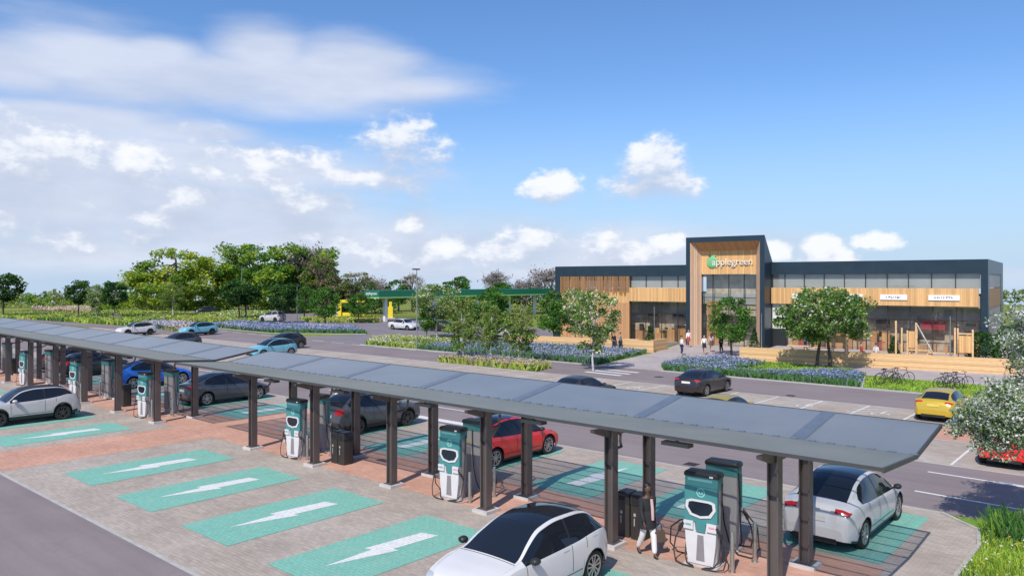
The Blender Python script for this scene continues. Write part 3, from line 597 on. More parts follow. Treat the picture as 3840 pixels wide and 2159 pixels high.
fx = [(-8.5, 'teal and white rapid charger facing the viewer, nearest of its row, beside the walking woman'), (-16.92, 'teal and white rapid charger facing the viewer in front of the red car'), (-25.4, 'teal and white rapid charger facing the viewer just left of the dark grey crossover'),
      (-38.5, 'teal and white rapid charger facing the viewer in front of the blue fastback'), (-47.5, 'teal and white rapid charger facing the viewer behind the tail of the silver crossover'), (-56.15, 'teal and white rapid charger facing the viewer above the bonnet of the silver crossover'), (-64.2, 'farthest visible teal charger facing the viewer at the left edge')]
bx = [(-8.64, 'grey backed rapid charger turned away, nearest of the rear row, behind the nearest charger'), (-17.25, 'grey backed rapid charger turned away in front of the tail of the red car'), (-25.85, 'grey backed rapid charger turned away beside the tail of the dark grey crossover'),
      (-38.64, 'grey backed rapid charger turned away between the blue fastback and the slate saloon'), (-46.55, 'grey backed rapid charger turned away left of the blue fastback'), (-55.8, 'grey backed rapid charger turned away, seen between posts above the silver crossover'), (-64.6, 'farthest grey backed rapid charger turned away at the left edge')]
first = True
for x, l in fx:
    if first: ch0.location = (x, 16.66, 0.012); ch0.rotation_euler = (0, 0, R(5)); ch0.scale = (0.98, 0.56, 1.0); tag(ch0, l, None, 'chargers facing the front bays'); first = False
    else: dup(ch0, (x, 16.66, 0.012), R(5), l, 'chargers facing the front bays')
for x, l in bx: dup(ch0, (x, 18.02, 0.012), PI+R(5), l, 'chargers facing the rear bays')
def make_bollard():
    b = MB(); b.lathe([(0.0, 0.0), (0.09, 0.0), (0.09, 0.012), (0.05, 0.013), (0.05, 0.90), (0.045, 0.925), (0.0, 0.93)], 'z', 14)
    return b.build('bollard', 'brushed_steel', None, True)
bo = None
words = ['nearest charger pair', 'charger pair in front of the red car', 'charger pair beside the dark grey crossover', 'charger pair in front of the blue fastback', 'charger pair behind the silver crossover']
for (x, _), w in zip(fx, words):
    for dx, y, s in ((-0.62, 17.30, 'left of'), (0.72, 16.65, 'front right of'), (0.84, 17.62, 'rear right of')):
        if bo is None: bo = make_bollard(); o = bo
        else: o = bo.copy(); C.objects.link(o)
        o.location = (x+dx, y, 0.012); tag(o, 'slim brushed steel bollard '+s+' the '+w, 'bollard', 'steel bollards around the chargers')
def make_bin():
    t = thing('litter_bin', 'x', 'bin')
    loft([rr(0.50, -0.26, 0.26, 0.0, 0.05), rr(0.50, -0.26, 0.26, 0.88, 0.05)], 'bin_body', 'bin_brown', t)
    loft([rr(0.53, -0.28, 0.28, 0.89, 0.06), rr(0.53, -0.28, 0.28, 1.12, 0.06), rr(0.44, -0.22, 0.22, 1.17, 0.05)], 'lid', 'black_plastic', t)
    b = MB(); b.box((-0.16, -0.288, 0.95), (0.16, -0.278, 1.07)); b.build('opening', 'gap', t)
    b = MB(); b.box((-0.10, -0.268, 0.35), (-0.06, -0.261, 0.55)); b.box((-0.11, -0.268, 0.6), (-0.02, -0.261, 0.68)); b.build('sign_mark', 'charger_grey', t)
    return t
bn = None
for x, y, l in ((-11.02, 17.3, 'dark brown litter bin, left one of the pair by the walking woman'), (-10.60, 17.28, 'dark brown litter bin, right one of the pair directly behind the walking woman'), (-23.5, 17.2, 'dark litter bin, left one of the pair in front of the dark grey crossover'), (-23.08, 17.2, 'dark litter bin, right one of the pair in front of the dark grey crossover'),
                (-42.6, 17.4, 'dark litter bin standing alone under the blue fastback'), (-62.9, 18.0, 'tall dark litter bin between posts near the left edge')):
    if bn is None: bn = make_bin(); o = bn; o.scale = (0.74, 0.85, 1.0); o.location = (x, y, 0.012); tag(o, l, None, 'litter bins under the canopies')
    else: dup(bn, (x, y, 0.012), 0, l, 'litter bins under the canopies')

# ------------------------------------------------------------------ service building
QB = Vector((-38.63, 72.59, 0)); TH = R(5)
B = thing('service_building', 'long two storey services building with timber bands, navy fascia and tall timber entrance', 'building', QB, TH)
def bbox(name, a, c, mat, parent=None, extra=()):
    b = MB(); b.box(a, c)
    for p, q in extra: b.box(p, q)
    return b.build(name, mat, parent or B)
# wings: navy roof fascia with fine joints
bbox('roof_fascia', (-18.0, 2.0, 7.26), (-0.45, 20, 8.45), 'navy_cladding', None, [((x-0.012, 1.985, 7.27), (x+0.012, 1.999, 8.44)) for x in (-15.3, -12.6, -9.9, -7.2, -4.5)])
bbox('roof_fascia', (7.85, 2.0, 7.37), (26.4, 20, 8.60), 'navy_cladding', None, [((x-0.012, 1.985, 7.38), (x+0.012, 1.999, 8.59)) for x in (9.8, 11.3, 12.9, 17.6, 20.9, 24.8)])
bbox('corner_column', (-18.0, 2.0, 0), (-17.3, 3.0, 7.255), 'navy_cladding'); bbox('corner_column', (25.86, 2.0, 0), (26.4, 3.2, 7.365), 'navy_cladding', None, [((25.87, 1.985, 5.85), (26.39, 1.999, 5.88)), ((25.87, 1.985, 2.6), (26.39, 1.999, 2.63))]); bbox('corner_column', (25.8, 17.0, 0), (26.4, 20, 7.365), 'navy_cladding')
# first floor windows
for i, x in enumerate(np.arange(-8.05, -0.6, 1.9)):
    w = bbox('window', (x+0.03, 2.35, 6.05), (min(x+1.87, -0.47), 2.37, 7.25), 'window_glass'); bbox('window_frame', (x-0.03, 2.3, 6.0), (x+0.029, 2.42, 7.25), 'mullion', w)
for i in range(10):
    x = 7.85+[0, 1.24, 3.11, 4.97, 6.83, 8.7, 10.55, 12.33, 14.2, 16.08, 18.0][i]; x2 = 7.85+[0, 1.24, 3.11, 4.97, 6.83, 8.7, 10.55, 12.33, 14.2, 16.08, 18.0][i+1]
    w = bbox('window', (x+0.035, 2.30, 6.08), (x2-0.035, 2.32, 7.36), 'window_glass'); bbox('window_frame', (x-0.03, 2.24, 6.06), (x+0.034, 2.38, 7.36), 'mullion', w)
bbox('blind', (-17.2, 2.46, 6.0), (-0.5, 2.49, 7.25), 'blind'); bbox('blind', (7.9, 2.42, 6.06), (25.8, 2.45, 7.36), 'blind')
# timber bands and slats
bbox('timber_band', (-8.1, 2.02, 4.46), (-0.46, 2.3, 5.97), 'timber_boards'); bbox('timber_band', (7.86, 1.90, 4.46), (25.70, 2.22, 6.05), 'timber_boards'); bbox('timber_band', (-17.29, 2.10, 4.2), (-8.11, 2.34, 5.55), 'timber_boards')
b = MB(); rs = random.Random(4)
x = -17.2
while x < -8.1:
    zb = 5.5+rs.choice([-0.35, -0.3, 0.05, 0.0, -0.2]); b.box((x, 1.92, zb), (x+0.055, 2.08, 7.25)); x += rs.choice([0.15, 0.15, 0.15, 0.2, 0.26])
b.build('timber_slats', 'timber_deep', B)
bbox('window', (-17.25, 2.36, 5.56), (-8.1, 2.38, 7.25), 'window_glass')
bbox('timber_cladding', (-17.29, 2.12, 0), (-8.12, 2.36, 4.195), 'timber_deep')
# ground floor glazing, right wing and left wing
def glaze(x0, x1, z0, z1, y, n, trans):
    w = bbox('shopfront_glazing', (x0, y, z0), (x1, y+0.02, z1), 'clear_glass')
    b = MB()
    for i in range(n+1):
        x = x0+(x1-x0)*i/n; b.box((x-0.035, y-0.06, z0), (x+0.035, y-0.002, z1))
    for z in trans: b.box((x0+0.04, y-0.045, z-0.03), (x1-0.04, y-0.004, z+0.03))
    b.build('glazing_bars', 'mullion', w)
glaze(9.2, 25.84, 0.02, 4.45, 2.40, 9, (3.15,)); glaze(-8.1, -0.47, 0.02, 4.45, 2.40, 4, (3.15,))
bbox('white_panel', (7.86, 2.30, 1.95), (9.15, 2.42, 4.45), 'render_white'); bbox('door', (7.9, 2.32, 0.02), (9.1, 2.40, 1.94), 'mullion')
# inside: floors, rear wall, ceilings, counters
bbox('floor_slab', (-17.9, 2.45, 0.0), (26.3, 16, 0.015), 'interior_floor'); bbox('upper_floor', (-17.2, 2.45, 4.3), (25.8, 16, 5.4), 'blind'); bbox('rear_wall', (-17.9, 4.3, 0), (25.79, 16.9, 4.29), 'interior_pale')
b = MB(); rs = random.Random(8)
for i in range(16):
    x = 9.6+i*1.02; h = rs.choice([0.9, 1.0, 1.2, 1.9]); y = rs.uniform(2.8, 3.4); b.box((x, y, 0.02), (x+rs.uniform(0.4, 0.9), y+0.6, h))
for i in range(6):
    x = -7.8+i*1.25; y = rs.uniform(2.8, 3.4); b.box((x, y, 0.02), (x+0.9, y+0.6, rs.uniform(0.8, 1.6)))
b.build('counter', 'timber_deep', B)
b = MB()
for x, z0, z1 in ((10.2, 2.5, 3.3), (13.5, 2.4, 3.2), (17.2, 2.3, 3.1), (20.4, 2.2, 3.1), (24.6, 2.4, 3.0), (-6.5, 2.3, 3.0), (-3.5, 2.4, 3.1)): b.box((x, 3.5, z0), (x+1.2, 3.58, z1))
b.build('menu_board', 'interior_dark', B)
bbox('bulkhead', (-17.2, 3.6, 3.2), (25.7, 4.2, 4.29), 'interior_grey')
rs = random.Random(21)
for nm, mt_, cnt, zz in (('display_case', 'interior_dark', 12, (0.9, 1.9)), ('table', 'interior_floor', 10, (0.7, 0.8)), ('planter', 'leaf_deep', 5, (0.9, 1.5)), ('shelf', 'cloth_red', 4, (0.8, 1.4)), ('shelf', 'cloth_brown', 12, (1.2, 2.3)), ('shelf', 'timber_boards', 8, (1.0, 2.2))):
    for k in range(cnt):
        x = rs.choice([rs.uniform(9.4, 25.0), rs.uniform(9.4, 25.0), rs.uniform(-7.9, -1.5)]); y = rs.uniform(3.42, 3.7); bbox(nm, (x, y, 0.02), (x+rs.uniform(0.25, 0.7), y+rs.uniform(0.2, 0.4), rs.uniform(*zz)), mt_)
bbox('red_kiosk', (21.0, 3.42, 2.25), (23.0, 3.58, 3.15), 'interior_red')
# right end wall
bbox('end_window', (26.30, 3.3, 6.1), (26.37, 16.9, 7.36), 'blind'); bbox('end_timber', (26.2, 3.3, 4.3), (26.38, 16.9, 6.05), 'timber_deep'); bbox('end_stone', (26.2, 3.25, 0), (26.36, 16.9, 4.29), 'stone')
# entrance tower: navy frame, splayed timber reveal, glazed screen and a roof that falls to the back
b = MB()
b.box((-0.42, 0, 0), (0.03, 3.2, 8.40)); b.box((7.33, 0, 0), (7.80, 3.2, 8.40))
for x0, x1 in ((-0.42, 0.03), (7.33, 7.80)): b.prism([(0, 8.402), (0, 11.25), (2.5, 8.62), (3.2, 8.402)], x0, x1, 'yz')
b.prism([(0, 10.72), (0, 11.25), (2.5, 8.62), (2.5, 8.25), (1.32, 9.45), (1.3, 9.95), (0.5, 10.72)], 0.031, 7.329, 'yz')
b.build('entrance_frame', 'navy_cladding', B)
xl, xr, yb, zt = 0.78, 6.55, 1.25, 9.86
b = MB(); b.face([(0.035, 0.02, 0), (xl, yb, 0), (xl, yb, zt), (0.035, 0.02, 10.71)]); b.build('timber_jamb', 'timber_jamb', B, fix=False); b = MB(); b.face([(7.325, 0.02, 0), (xr, yb, 0), (xr, yb, zt), (7.325, 0.02, 10.71)]); b.build('timber_jamb', 'timber_jamb', B, fix=False)
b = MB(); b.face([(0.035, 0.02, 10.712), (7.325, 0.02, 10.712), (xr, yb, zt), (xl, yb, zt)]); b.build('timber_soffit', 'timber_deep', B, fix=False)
bbox('sign_panel', (xl, yb, 7.42), (xr, yb+0.06, zt), 'timber_boards')
w = bbox('entrance_glazing', (xl, yb+0.25, 0.02), (xr, yb+0.27, 7.41), 'window_glass')
b = MB()
for x in (xl+0.05, 1.95, 3.65, 5.25, xr-0.05): b.box((x-0.04, yb+0.18, 0.02), (x+0.04, yb+0.248, 7.41))
for z in (2.5, 5.0): b.box((xl+0.1, yb+0.19, z-0.035), (xr-0.1, yb+0.245, z+0.035))
b.build('glazing_bars', 'mullion', w)
bbox('lobby_wall', (xl, 2.6, 3.11), (xr, 2.7, 7.4), 'interior_pale'); bbox('lobby_panel', (xl+0.2, 2.3, 0.03), (2.3, 2.45, 4.6), 'timber_deep'); bbox('lobby_bulkhead', (3.6, 2.4, 2.6), (xr, 2.55, 3.1), 'interior_dark'); bbox('sliding_door', (3.0, yb+0.285, 0.02), (5.3, yb+0.30, 2.45), 'clear_glass')
# sign: green apple disc and the word in cream letters
sg = thing('sign_group', None, None); bpy.data.objects.remove(sg)
b = MB(); b.lathe([(0.0, -0.16), (0.50, -0.16), (0.60, -0.10), (0.60, 0.0)], 'y', 32, (1.98, yb, 8.66)); ap = b.build('apple_emblem', 'apple_green', B, True)
b = MB(); b.prism([(1.75, 9.18), (1.62, 9.34), (1.60, 9.42), (1.74, 9.36), (1.84, 9.22)], yb-0.12, yb-0.04); b.build('apple_stalk', 'pylon_green', ap)
b = MB(); b.prism([(1.92, 9.28), (2.10, 9.42), (2.42, 9.36), (2.30, 9.22), (2.06, 9.20)], yb-0.12, yb-0.05); b.build('apple_leaf', 'lime_strip', ap)
text_mesh('sign_lettering', 'applegreen', 0.98, 0.05, 'letter_cream', B, (4.12, yb-0.12, 8.66), (PI/2, 0, 0))
text_mesh('letter_shadow_backing', 'applegreen', 0.98, 0.03, 'timber_post', B, (4.16, yb-0.03, 8.62), (PI/2, 0, 0))
# four shop signs on the timber band (lettering is too blurred to read in the photo: rows of dark letter strokes)
for i, (x0, x1) in enumerate(((9.95, 12.4), (14.0, 16.4), (17.9, 20.15), (21.85, 24.3))):
    s_ = bbox('shop_sign', (x0, 1.80, 4.98), (x1, 1.897, 5.46), 'white_panel')
    b = MB(); rs = random.Random(i+3); x = x0+0.5
    while x < x1-0.55:
        w_ = rs.choice([0.05, 0.09, 0.12]); z = rs.choice([5.14, 5.16, 5.18]); b.box((x, 1.785, z), (x+w_*0.45, 1.799, 5.32))
        if rs.random() < 0.7: b.box((x+w_*0.45+0.002, 1.785, z+rs.choice([0.0, 0.06, 0.12])), (x+w_+0.03, 1.799, z+0.05+rs.choice([0.0, 0.06, 0.11])))
        x += w_+0.085
    b.build('sign_lettering', 'sign_ink', s_)
# ------------------------------------------------------------------ low timber terrace walls
def wallrun(pts, h, t=0.32, z0=0.0):
    b = MB()
    for (x0, y0), (x1, y1) in zip(pts[:-1], pts[1:]):
        d = Vector((x1-x0, y1-y0)); a = math.atan2(d.y, d.x)
        b.box((0, 0, z0), (d.length, t, h), 0, Matrix.Translation((x0, y0, 0)) @ Matrix.Rotation(a, 4, 'Z'))
    return b
tag(wallrun([(-28.2, 61.75), (-6.5, 65.2)], 1.12).build('terrace_wall', 'timber_wall'), 'long low timber clad terrace wall in front of the right wing', 'wall')
tag(wallrun([(-53.0, 60.3), (-37.2, 62.85)], 1.10).build('terrace_wall', 'timber_wall'), 'low timber clad terrace wall behind the blue flower bed left of the entrance', 'wall')
tag(wallrun([(-37.55, 62.9), (-37.9, 66.6)], 1.10).build('terrace_wall', 'timber_wall'), 'short timber terrace wall turning back towards the entrance', 'wall')
b = MB(); b.prism([(-28.0, 62.15), (-6.7, 65.55), (-8, 76.2), (-30.0, 74.25)], 0.0, 0.35, 'xy'); tag(b.build('terrace', 'pale_paving'), kind='structure')
# ------------------------------------------------------------------ fuel forecourt behind the trees
F_ = thing('fuel_canopy', 'flat green fuel station canopy with lime edge strip on white columns behind the trees', 'canopy')
b = MB(); b.box((-101.2, 79.2, 4.12), (-97.5, 124, 5.18)); b.build('fascia', 'sign_green', F_)
b = MB(); b.box((-101.25, 79.15, 3.92), (-97.45, 124.05, 4.115)); b.build('lime_edge', 'lime_strip', F_)
for x, y in ((-99.3, 82), (-99.3, 93), (-99.3, 104), (-99.3, 113), (-99.3, 121)):
    b = MB(); b.box((x-0.25, y-0.25, 0), (x+0.25, y+0.25, 3.915)); b.build('column', 'white_panel', F_)
text_mesh('fascia_lettering', 'applegreen', 0.66, 0.02, 'white_panel', F_, (-99.35, 79.16, 4.68), (PI/2, 0, 0))
P_ = thing('car_wash_portal', 'yellow framed wash bay portal at the left end of the fuel station', 'car wash', (-115.5, 87.5, 0), R(38))
b = MB(); b.box((-2.6, -0.3, 0), (-1.95, 0.3, 2.745)); b.build('upright', 'forecourt_yellow', P_); b = MB(); b.box((1.95, -0.3, 0), (2.6, 0.3, 2.745)); b.build('upright', 'forecourt_yellow', P_)
b = MB(); b.box((-2.6, -0.32, 2.75), (2.6, 0.32, 3.25)); b.build('lintel', 'forecourt_yellow', P_)
b = MB(); b.box((-2.9, -0.35, 0), (-2.61, 0.35, 2.6)); b.build('white_pillar', 'white_panel', P_)
b = MB(); b.box((-1.9, 0.1, 0), (1.9, 0.25, 0.9)); b.build('barrier', 'forecourt_yellow', P_)
P_ = thing('fuel_pump', 'slim yellow fuel pump island post under the green canopy', 'fuel pump', (-107.0, 89.6, 0), R(38))
b = MB(); b.box((-0.45, -0.3, 0.15), (0.45, 0.3, 2.1)); b.build('cabinet', 'forecourt_yellow', P_); b = MB(); b.box((-0.25, -0.2, 2.101), (0.25, 0.2, 3.0)); b.build('mast', 'forecourt_yellow', P_); b = MB(); b.box((-0.9, -0.6, 0), (0.9, 0.6, 0.15)); b.build('island', 'concrete', P_)
# shed and pylon at the right edge
H_ = thing('flat_roof_annex', 'low dark annex with pale overhanging flat roof at the right edge', 'building', (-3.0, 77.0, 0), R(5))
b = MB(); b.box((-6.0, 0, 0), (14, 6, 2.85)); b.build('wall', 'bin_brown', H_)
b = MB(); b.box((-6.8, -0.8, 2.855), (15, 7, 3.35)); b.build('roof', 'concrete', H_)
b = MB()
for x in (-5.2, -3.2, -1.2): b.box((x, -0.06, 0.02), (x+0.9, -0.002, 2.2))
b.build('door', 'charger_panel', H_)
Y_ = thing('pylon_sign', 'dark green pylon sign with two white leaf shapes rising behind the annex roof', 'sign', (-6.4, 87.0, 0), R(-2))
b = MB(); b.box((-0.9, -0.15, 0), (0.9, 0.15, 5.85)); b.build('panel', 'pylon_green', Y_)
for cx, cz, rx, rz in ((-0.48, 4.75, 0.24, 0.80), (0.42, 4.85, 0.27, 0.72)):
    b = MB(); b.prism([(cx+rx*math.cos(2*PI*k/20)*(1-0.25*math.sin(2*PI*k/20)), cz+rz*math.sin(2*PI*k/20)) for k in range(20)], -0.175, -0.152); b.build('leaf_mark', 'white_panel', Y_)
# ------------------------------------------------------------------ cars
def pchip(pts):
    x = np.array([p[0] for p in pts], float); y = np.array([p[1] for p in pts], float)
    h = np.diff(x); d = np.diff(y)/h; m_ = np.zeros(len(x)); m_[0], m_[-1] = d[0], d[-1]
    for i in range(1, len(x)-1):
        if d[i-1]*d[i] > 0:
            w1, w2 = 2*h[i]+h[i-1], h[i]+2*h[i-1]; m_[i] = (w1+w2)/(w1/d[i-1]+w2/d[i])
    def f(t):
        t = min(max(t, x[0]), x[-1]); i = min(int(np.searchsorted(x, t, 'right'))-1, len(x)-2); i = max(i, 0)
        s = (t-x[i])/h[i]; s2, s3 = s*s, s*s*s
        return float((2*s3-3*s2+1)*y[i]+(s3-2*s2+s)*h[i]*m_[i]+(-2*s3+3*s2)*y[i+1]+(s3-s2)*h[i]*m_[i+1])
    return f
SPEC = {
 'crossover': dict(L=4.36, wr=0.355, tf=0.84, tr=3.58, sill=0.22, cowl=1.12, head=2.02, rhead=3.62, rwin=4.12, ta=1.28, tc=4.02,
   zt=[(0, .55), (.06, .70), (.25, .86), (.7, .975), (1.12, 1.06), (1.6, 1.34), (2.02, 1.53), (2.6, 1.615), (3.2, 1.60), (3.66, 1.52), (3.98, 1.29), (4.2, 1.08), (4.31, .93), (4.36, .60)],
   zb=[(0, .53), (.1, .68), (.4, .83), (1.12, .975), (2.0, .99), (3.0, 1.03), (3.6, 1.09), (4.1, 1.06), (4.25, .9), (4.36, .58)],
   wb=[(0, .56), (.08, .74), (.3, .86), (.8, .915), (2.2, .92), (3.5, .925), (4.0, .87), (4.28, .76), (4.36, .66)],
   we=[(0, .45), (.4, .66), (1.12, .74), (2.02, .60), (2.8, .59), (3.6, .58), (4.2, .62), (4.36, .5)]),
 'suv': dict(L=4.44, wr=0.365, tf=0.88, tr=3.56, sill=0.26, cowl=1.18, head=1.92, rhead=3.66, rwin=4.20, ta=1.35, tc=3.98,
   zt=[(0, .62), (.05, .80), (.25, .96), (.8, 1.04), (1.18, 1.09), (1.6, 1.40), (1.92, 1.57), (2.5, 1.655), (3.2, 1.64), (3.7, 1.56), (4.0, 1.38), (4.22, 1.15), (4.37, .98), (4.44, .62)],
   zb=[(0, .60), (.1, .78), (.4, .92), (1.18, 1.03), (2.2, 1.05), (2.9, 1.08), (3.4, 1.14), (3.8, 1.20), (4.15, 1.12), (4.32, .95), (4.44, .60)],
   wb=[(0, .62), (.07, .78), (.3, .88), (.9, .925), (2.2, .93), (3.6, .93), (4.1, .885), (4.36, .80), (4.44, .72)],
   we=[(0, .5), (.4, .68), (1.18, .76), (1.92, .64), (2.8, .63), (3.7, .61), (4.2, .66), (4.44, .55)]),
 'fastback': dict(L=4.76, wr=0.36, tf=0.86, tr=3.82, sill=0.22, cowl=1.08, head=2.0, rhead=3.25, rwin=4.27, ta=1.25, tc=3.92,
   zt=[(0, .50), (.06, .66), (.3, .82), (.8, .95), (1.08, 1.03), (1.6, 1.33), (2.05, 1.53), (2.5, 1.61), (3.0, 1.605), (3.5, 1.51), (4.0, 1.31), (4.3, 1.17), (4.58, 1.10), (4.69, .93), (4.76, .60)],
   zb=[(0, .48), (.1, .62), (.5, .79), (1.1, .93), (2.4, .98), (3.4, 1.03), (4.0, 1.06), (4.5, 1.00), (4.68, .82), (4.76, .57)],
   wb=[(0, .54), (.08, .74), (.3, .87), (.85, .93), (2.3, .935), (3.8, .945), (4.3, .89), (4.65, .78), (4.76, .66)],
   we=[(0, .45), (.4, .66), (1.08, .76), (2.0, .62), (2.8, .60), (3.5, .60), (4.2, .64), (4.76, .5)]),
 'saloon': dict(L=4.65, wr=0.33, tf=0.86, tr=3.62, sill=0.21, cowl=1.25, head=1.98, rhead=3.15, rwin=3.85, ta=1.42, tc=3.55,
   zt=[(0, .52), (.06, .68), (.3, .82), (.9, .94), (1.25, 1.0), (1.65, 1.24), (2.0, 1.40), (2.5, 1.46), (3.0, 1.43), (3.45, 1.27), (3.88, 1.06), (4.5, 1.02), (4.6, .9), (4.65, .58)],
   zb=[(0, .5), (.1, .64), (.5, .80), (1.25, .92), (2.4, .95), (3.5, .99), (4.3, .98), (4.55, .85), (4.65, .56)],
   wb=[(0, .56), (.08, .74), (.3, .84), (.85, .89), (2.3, .895), (3.7, .895), (4.3, .85), (4.58, .74), (4.65, .64)],
   we=[(0, .45), (.4, .62), (1.25, .73), (2.0, .58), (2.8, .57), (3.5, .60), (3.9, .66), (4.65, .5)]),
 'hatch': dict(L=4.30, wr=0.34, tf=0.86, tr=3.46, sill=0.20, cowl=1.2, head=1.95, rhead=3.25, rwin=3.98, ta=1.36, tc=3.75,
   zt=[(0, .50), (.06, .66), (.3, .80), (.85, .92), (1.2, .99), (1.6, 1.24), (1.95, 1.38), (2.4, 1.44), (2.9, 1.42), (3.4, 1.31), (3.95, 1.08), (4.15, 1.0), (4.25, .86), (4.30, .58)],
   zb=[(0, .48), (.1, .62), (.5, .78), (1.2, .90), (2.3, .93), (3.3, .98), (3.9, 1.0), (4.18, .86), (4.30, .56)],
   wb=[(0, .55), (.08, .74), (.3, .85), (.85, .90), (2.2, .90), (3.4, .925), (3.9, .88), (4.22, .76), (4.30, .66)],
   we=[(0, .45), (.4, .62), (1.2, .73), (1.95, .58), (2.8, .56), (3.4, .55), (4.0, .62), (4.30, .5)]),
}
def crom(P, v):
    i = min(int(v), len(P)-2); s = v-i
    p0 = P[max(i-1, 0)]; p1 = P[i]; p2 = P[i+1]; p3 = P[i+2] if i+2 < len(P) else (P[i][0]*-1, P[i][1])
    return tuple(0.5*((2*p1[k])+(-p0[k]+p2[k])*s+(2*p0[k]-5*p1[k]+4*p2[k]-p3[k])*s*s+(-p0[k]+3*p1[k]-3*p2[k]+p3[k])*s**3) for k in (0, 1))
def make_car(kind, body, label, cat='car', group=None, roof=None, clad=False, rim='alloy', mirror=None, name='parked_car', plate='number_plate'):
    sp = SPEC[kind]; Lc = sp['L']; zt, zb, wb, we = (pchip(sp[k]) for k in ('zt', 'zb', 'wb', 'we'))
    wr = sp['wr']; Ra = wr+0.055; sill = sp['sill']; tws = (sp['tf'], sp['tr'])
    prof = pchip([(0, .93), (.25, .985), (.55, 1.0), (.85, .985), (1, .955)])
    def zlow(t):
        z = sill+max(0, 0.10*(1-t/0.5) if t < 0.5 else 0)+max(0, 0.12*(1-(Lc-t)/0.5) if Lc-t < 0.5 else 0)
        for tw in tws:
            if abs(t-tw) < Ra: z = max(z, wr+math.sqrt(Ra*Ra-(t-tw)**2))
        return z
    def yz(t, z): return wb(t)*prof(min(1, max(0, (z-sill)/max(0.05, zb(t)-sill))))
    def rows(t):
        B_, T_, w_, e_ = zb(t), zt(t), wb(t), we(t); B_ = min(B_, T_-0.012); cr = min(0.055, 0.35*(T_-B_)); E_ = T_-cr; zl = min(zlow(t), B_-0.01)
        out = []
        for f in (0, .28, .58, .86, 1.0):
            z = max(zl, sill+(B_-sill)*f) if f < 1 else B_
            out.append((yz(t, z), z))
        s0 = w_*.955
        for f, g, bu in ((.04, .05, 0), (.5, .5, .018), (.90, .88, .008), (1.0, .985, 0)):
            out.append((s0+(e_-s0)*g+bu*min(1, (E_-B_)/0.4), B_+(E_-B_)*f))
        out.append((e_*.55, T_-cr*.28)); out.append((0.0, T_))
        return out
    def P(t, v, s=1, off=0.0):
        y, z = crom(rows(t), v)
        if off:
            e = 0.02; y1, z1 = crom(rows(t), min(10, v+e)); y0, z0 = crom(rows(t), max(0, v-e)); yt, zt_ = crom(rows(min(Lc, t+e)), v); ys, zs = crom(rows(max(0, t-e)), v)
            a = Vector((0, y1-y0, z1-z0)); c = Vector((-(min(Lc, t+e)-max(0, t-e)), yt-ys, zt_-zs)); n = a.cross(c)
            if n.length > 1e-9:
                n.normalize()
                if n.y*y+n.z*(z-0.6) < 0: n = -n
                return (Lc/2-t+n.x*off, s*(y+n.y*off), z+n.z*off)
        return (Lc/2-t, s*y, z)
    ts = set(np.linspace(0, Lc, 44).round(4)) | {0.03, 0.06, 0.1, 0.15, 0.22, Lc-0.03, Lc-0.06, Lc-0.1, Lc-0.16}
    for tw in tws:
        ts = {t for t in ts if not (Ra-0.02 < abs(t-tw) < Ra+0.02)}
        ts |= {tw-Ra-0.001, tw+Ra+0.001} | {tw+Ra*math.cos(PI*k/12)*0.9995 for k in range(13)}
    ts = sorted(ts); vs = [0, .5, 1, 1.5, 2, 2.5, 3, 3.5, 4, 4.35, 5, 5.5, 6, 6.5, 7, 7.5, 8, 8.4, 9, 9.5, 10]
    t_ = thing(name, label, cat, (0, 0, 0), 0, group)
    b = MB(); rws = []
    for t in ts:
        l = [P(t, v, 1) for v in vs]; r = [P(t, v, -1) for v in vs[:-1]]
        rws.append(l+r[::-1])
    b.grid(rws); b.face(rws[0]); b.face(rws[-1][::-1]); b.build('body', body, t_, True)
    def patch(name, tv, mat, sides=(1, -1), off=0.004, parent=None, full=False, nt_=14, nv=6):
        """tv(a, c): a along the car 0..1, c across 0..1 -> (t, v)"""
        res = []
        for s in ((0,) if full else sides):
            b = MB(); g = []
            for i in range(nt_+1):
                row = []
                for j in range(nv*(2 if full else 1)+1):
                    if full:
                        c = abs(j-nv)/nv; t, v = tv(i/nt_, 1-c); row.append(P(t, v, 1 if j <= nv else -1, off))
                    else: t, v = tv(i/nt_, j/nv); row.append(P(t, v, s, off))
                g.append(row)
            b.grid(g); res.append(b.build(name, mat, parent or t_, True))
        return res
    cw, hd, rh, rw = sp['cowl'], sp['head'], sp['rhead'], sp['rwin']
    patch('windscreen', lambda a, c: (cw+0.02+(hd-cw-0.02)*a, 8.16+0.10*a+(1.84-0.10*a)*c), 'car_glass', full=True, nt_=10)
    patch('rear_window', lambda a, c: (rh+0.05+(rw-rh-0.06)*a, 8.2+1.8*c), 'car_glass', full=True, nt_=8)
    if roof: patch('roof_panel', lambda a, c: (hd+0.0+(rh-hd+0.05)*a, 8.26+1.74*c), roof, full=True, nt_=10, off=0.006)
    ta, tc = sp['ta'], sp['tc']; tm = 0.5*(ta+tc)+0.12
    def win(t0, t1, rear):
        def f(a, c):
            v1 = 7.25
            if rear: k = max(0, (a-0.55)/0.45); return (t0+(t1-t0)*a-(0.0 if c > .5 else 0), 4.95+0.25*k+(v1-4.95-1.15*k*k-0.25*k)*c)
            return (t0+(t1-t0)*a, 4.95+(v1-4.95)*c)
        return f
    patch('side_window', win(ta, tm-0.03, False), 'car_glass'); patch('side_window', win(tm+0.03, tc, True), 'car_glass')
    patch('pillar_trim', lambda a, c: (tm-0.032+0.064*a, 4.97+2.25*c), 'black_plastic', off=0.003, nt_=2)
    patch('headlight', lambda a, c: (0.10+0.26*a*(0.4+0.6*(1-c)), 3.5+3.9*c), 'lamp_clear', nt_=5, nv=10)
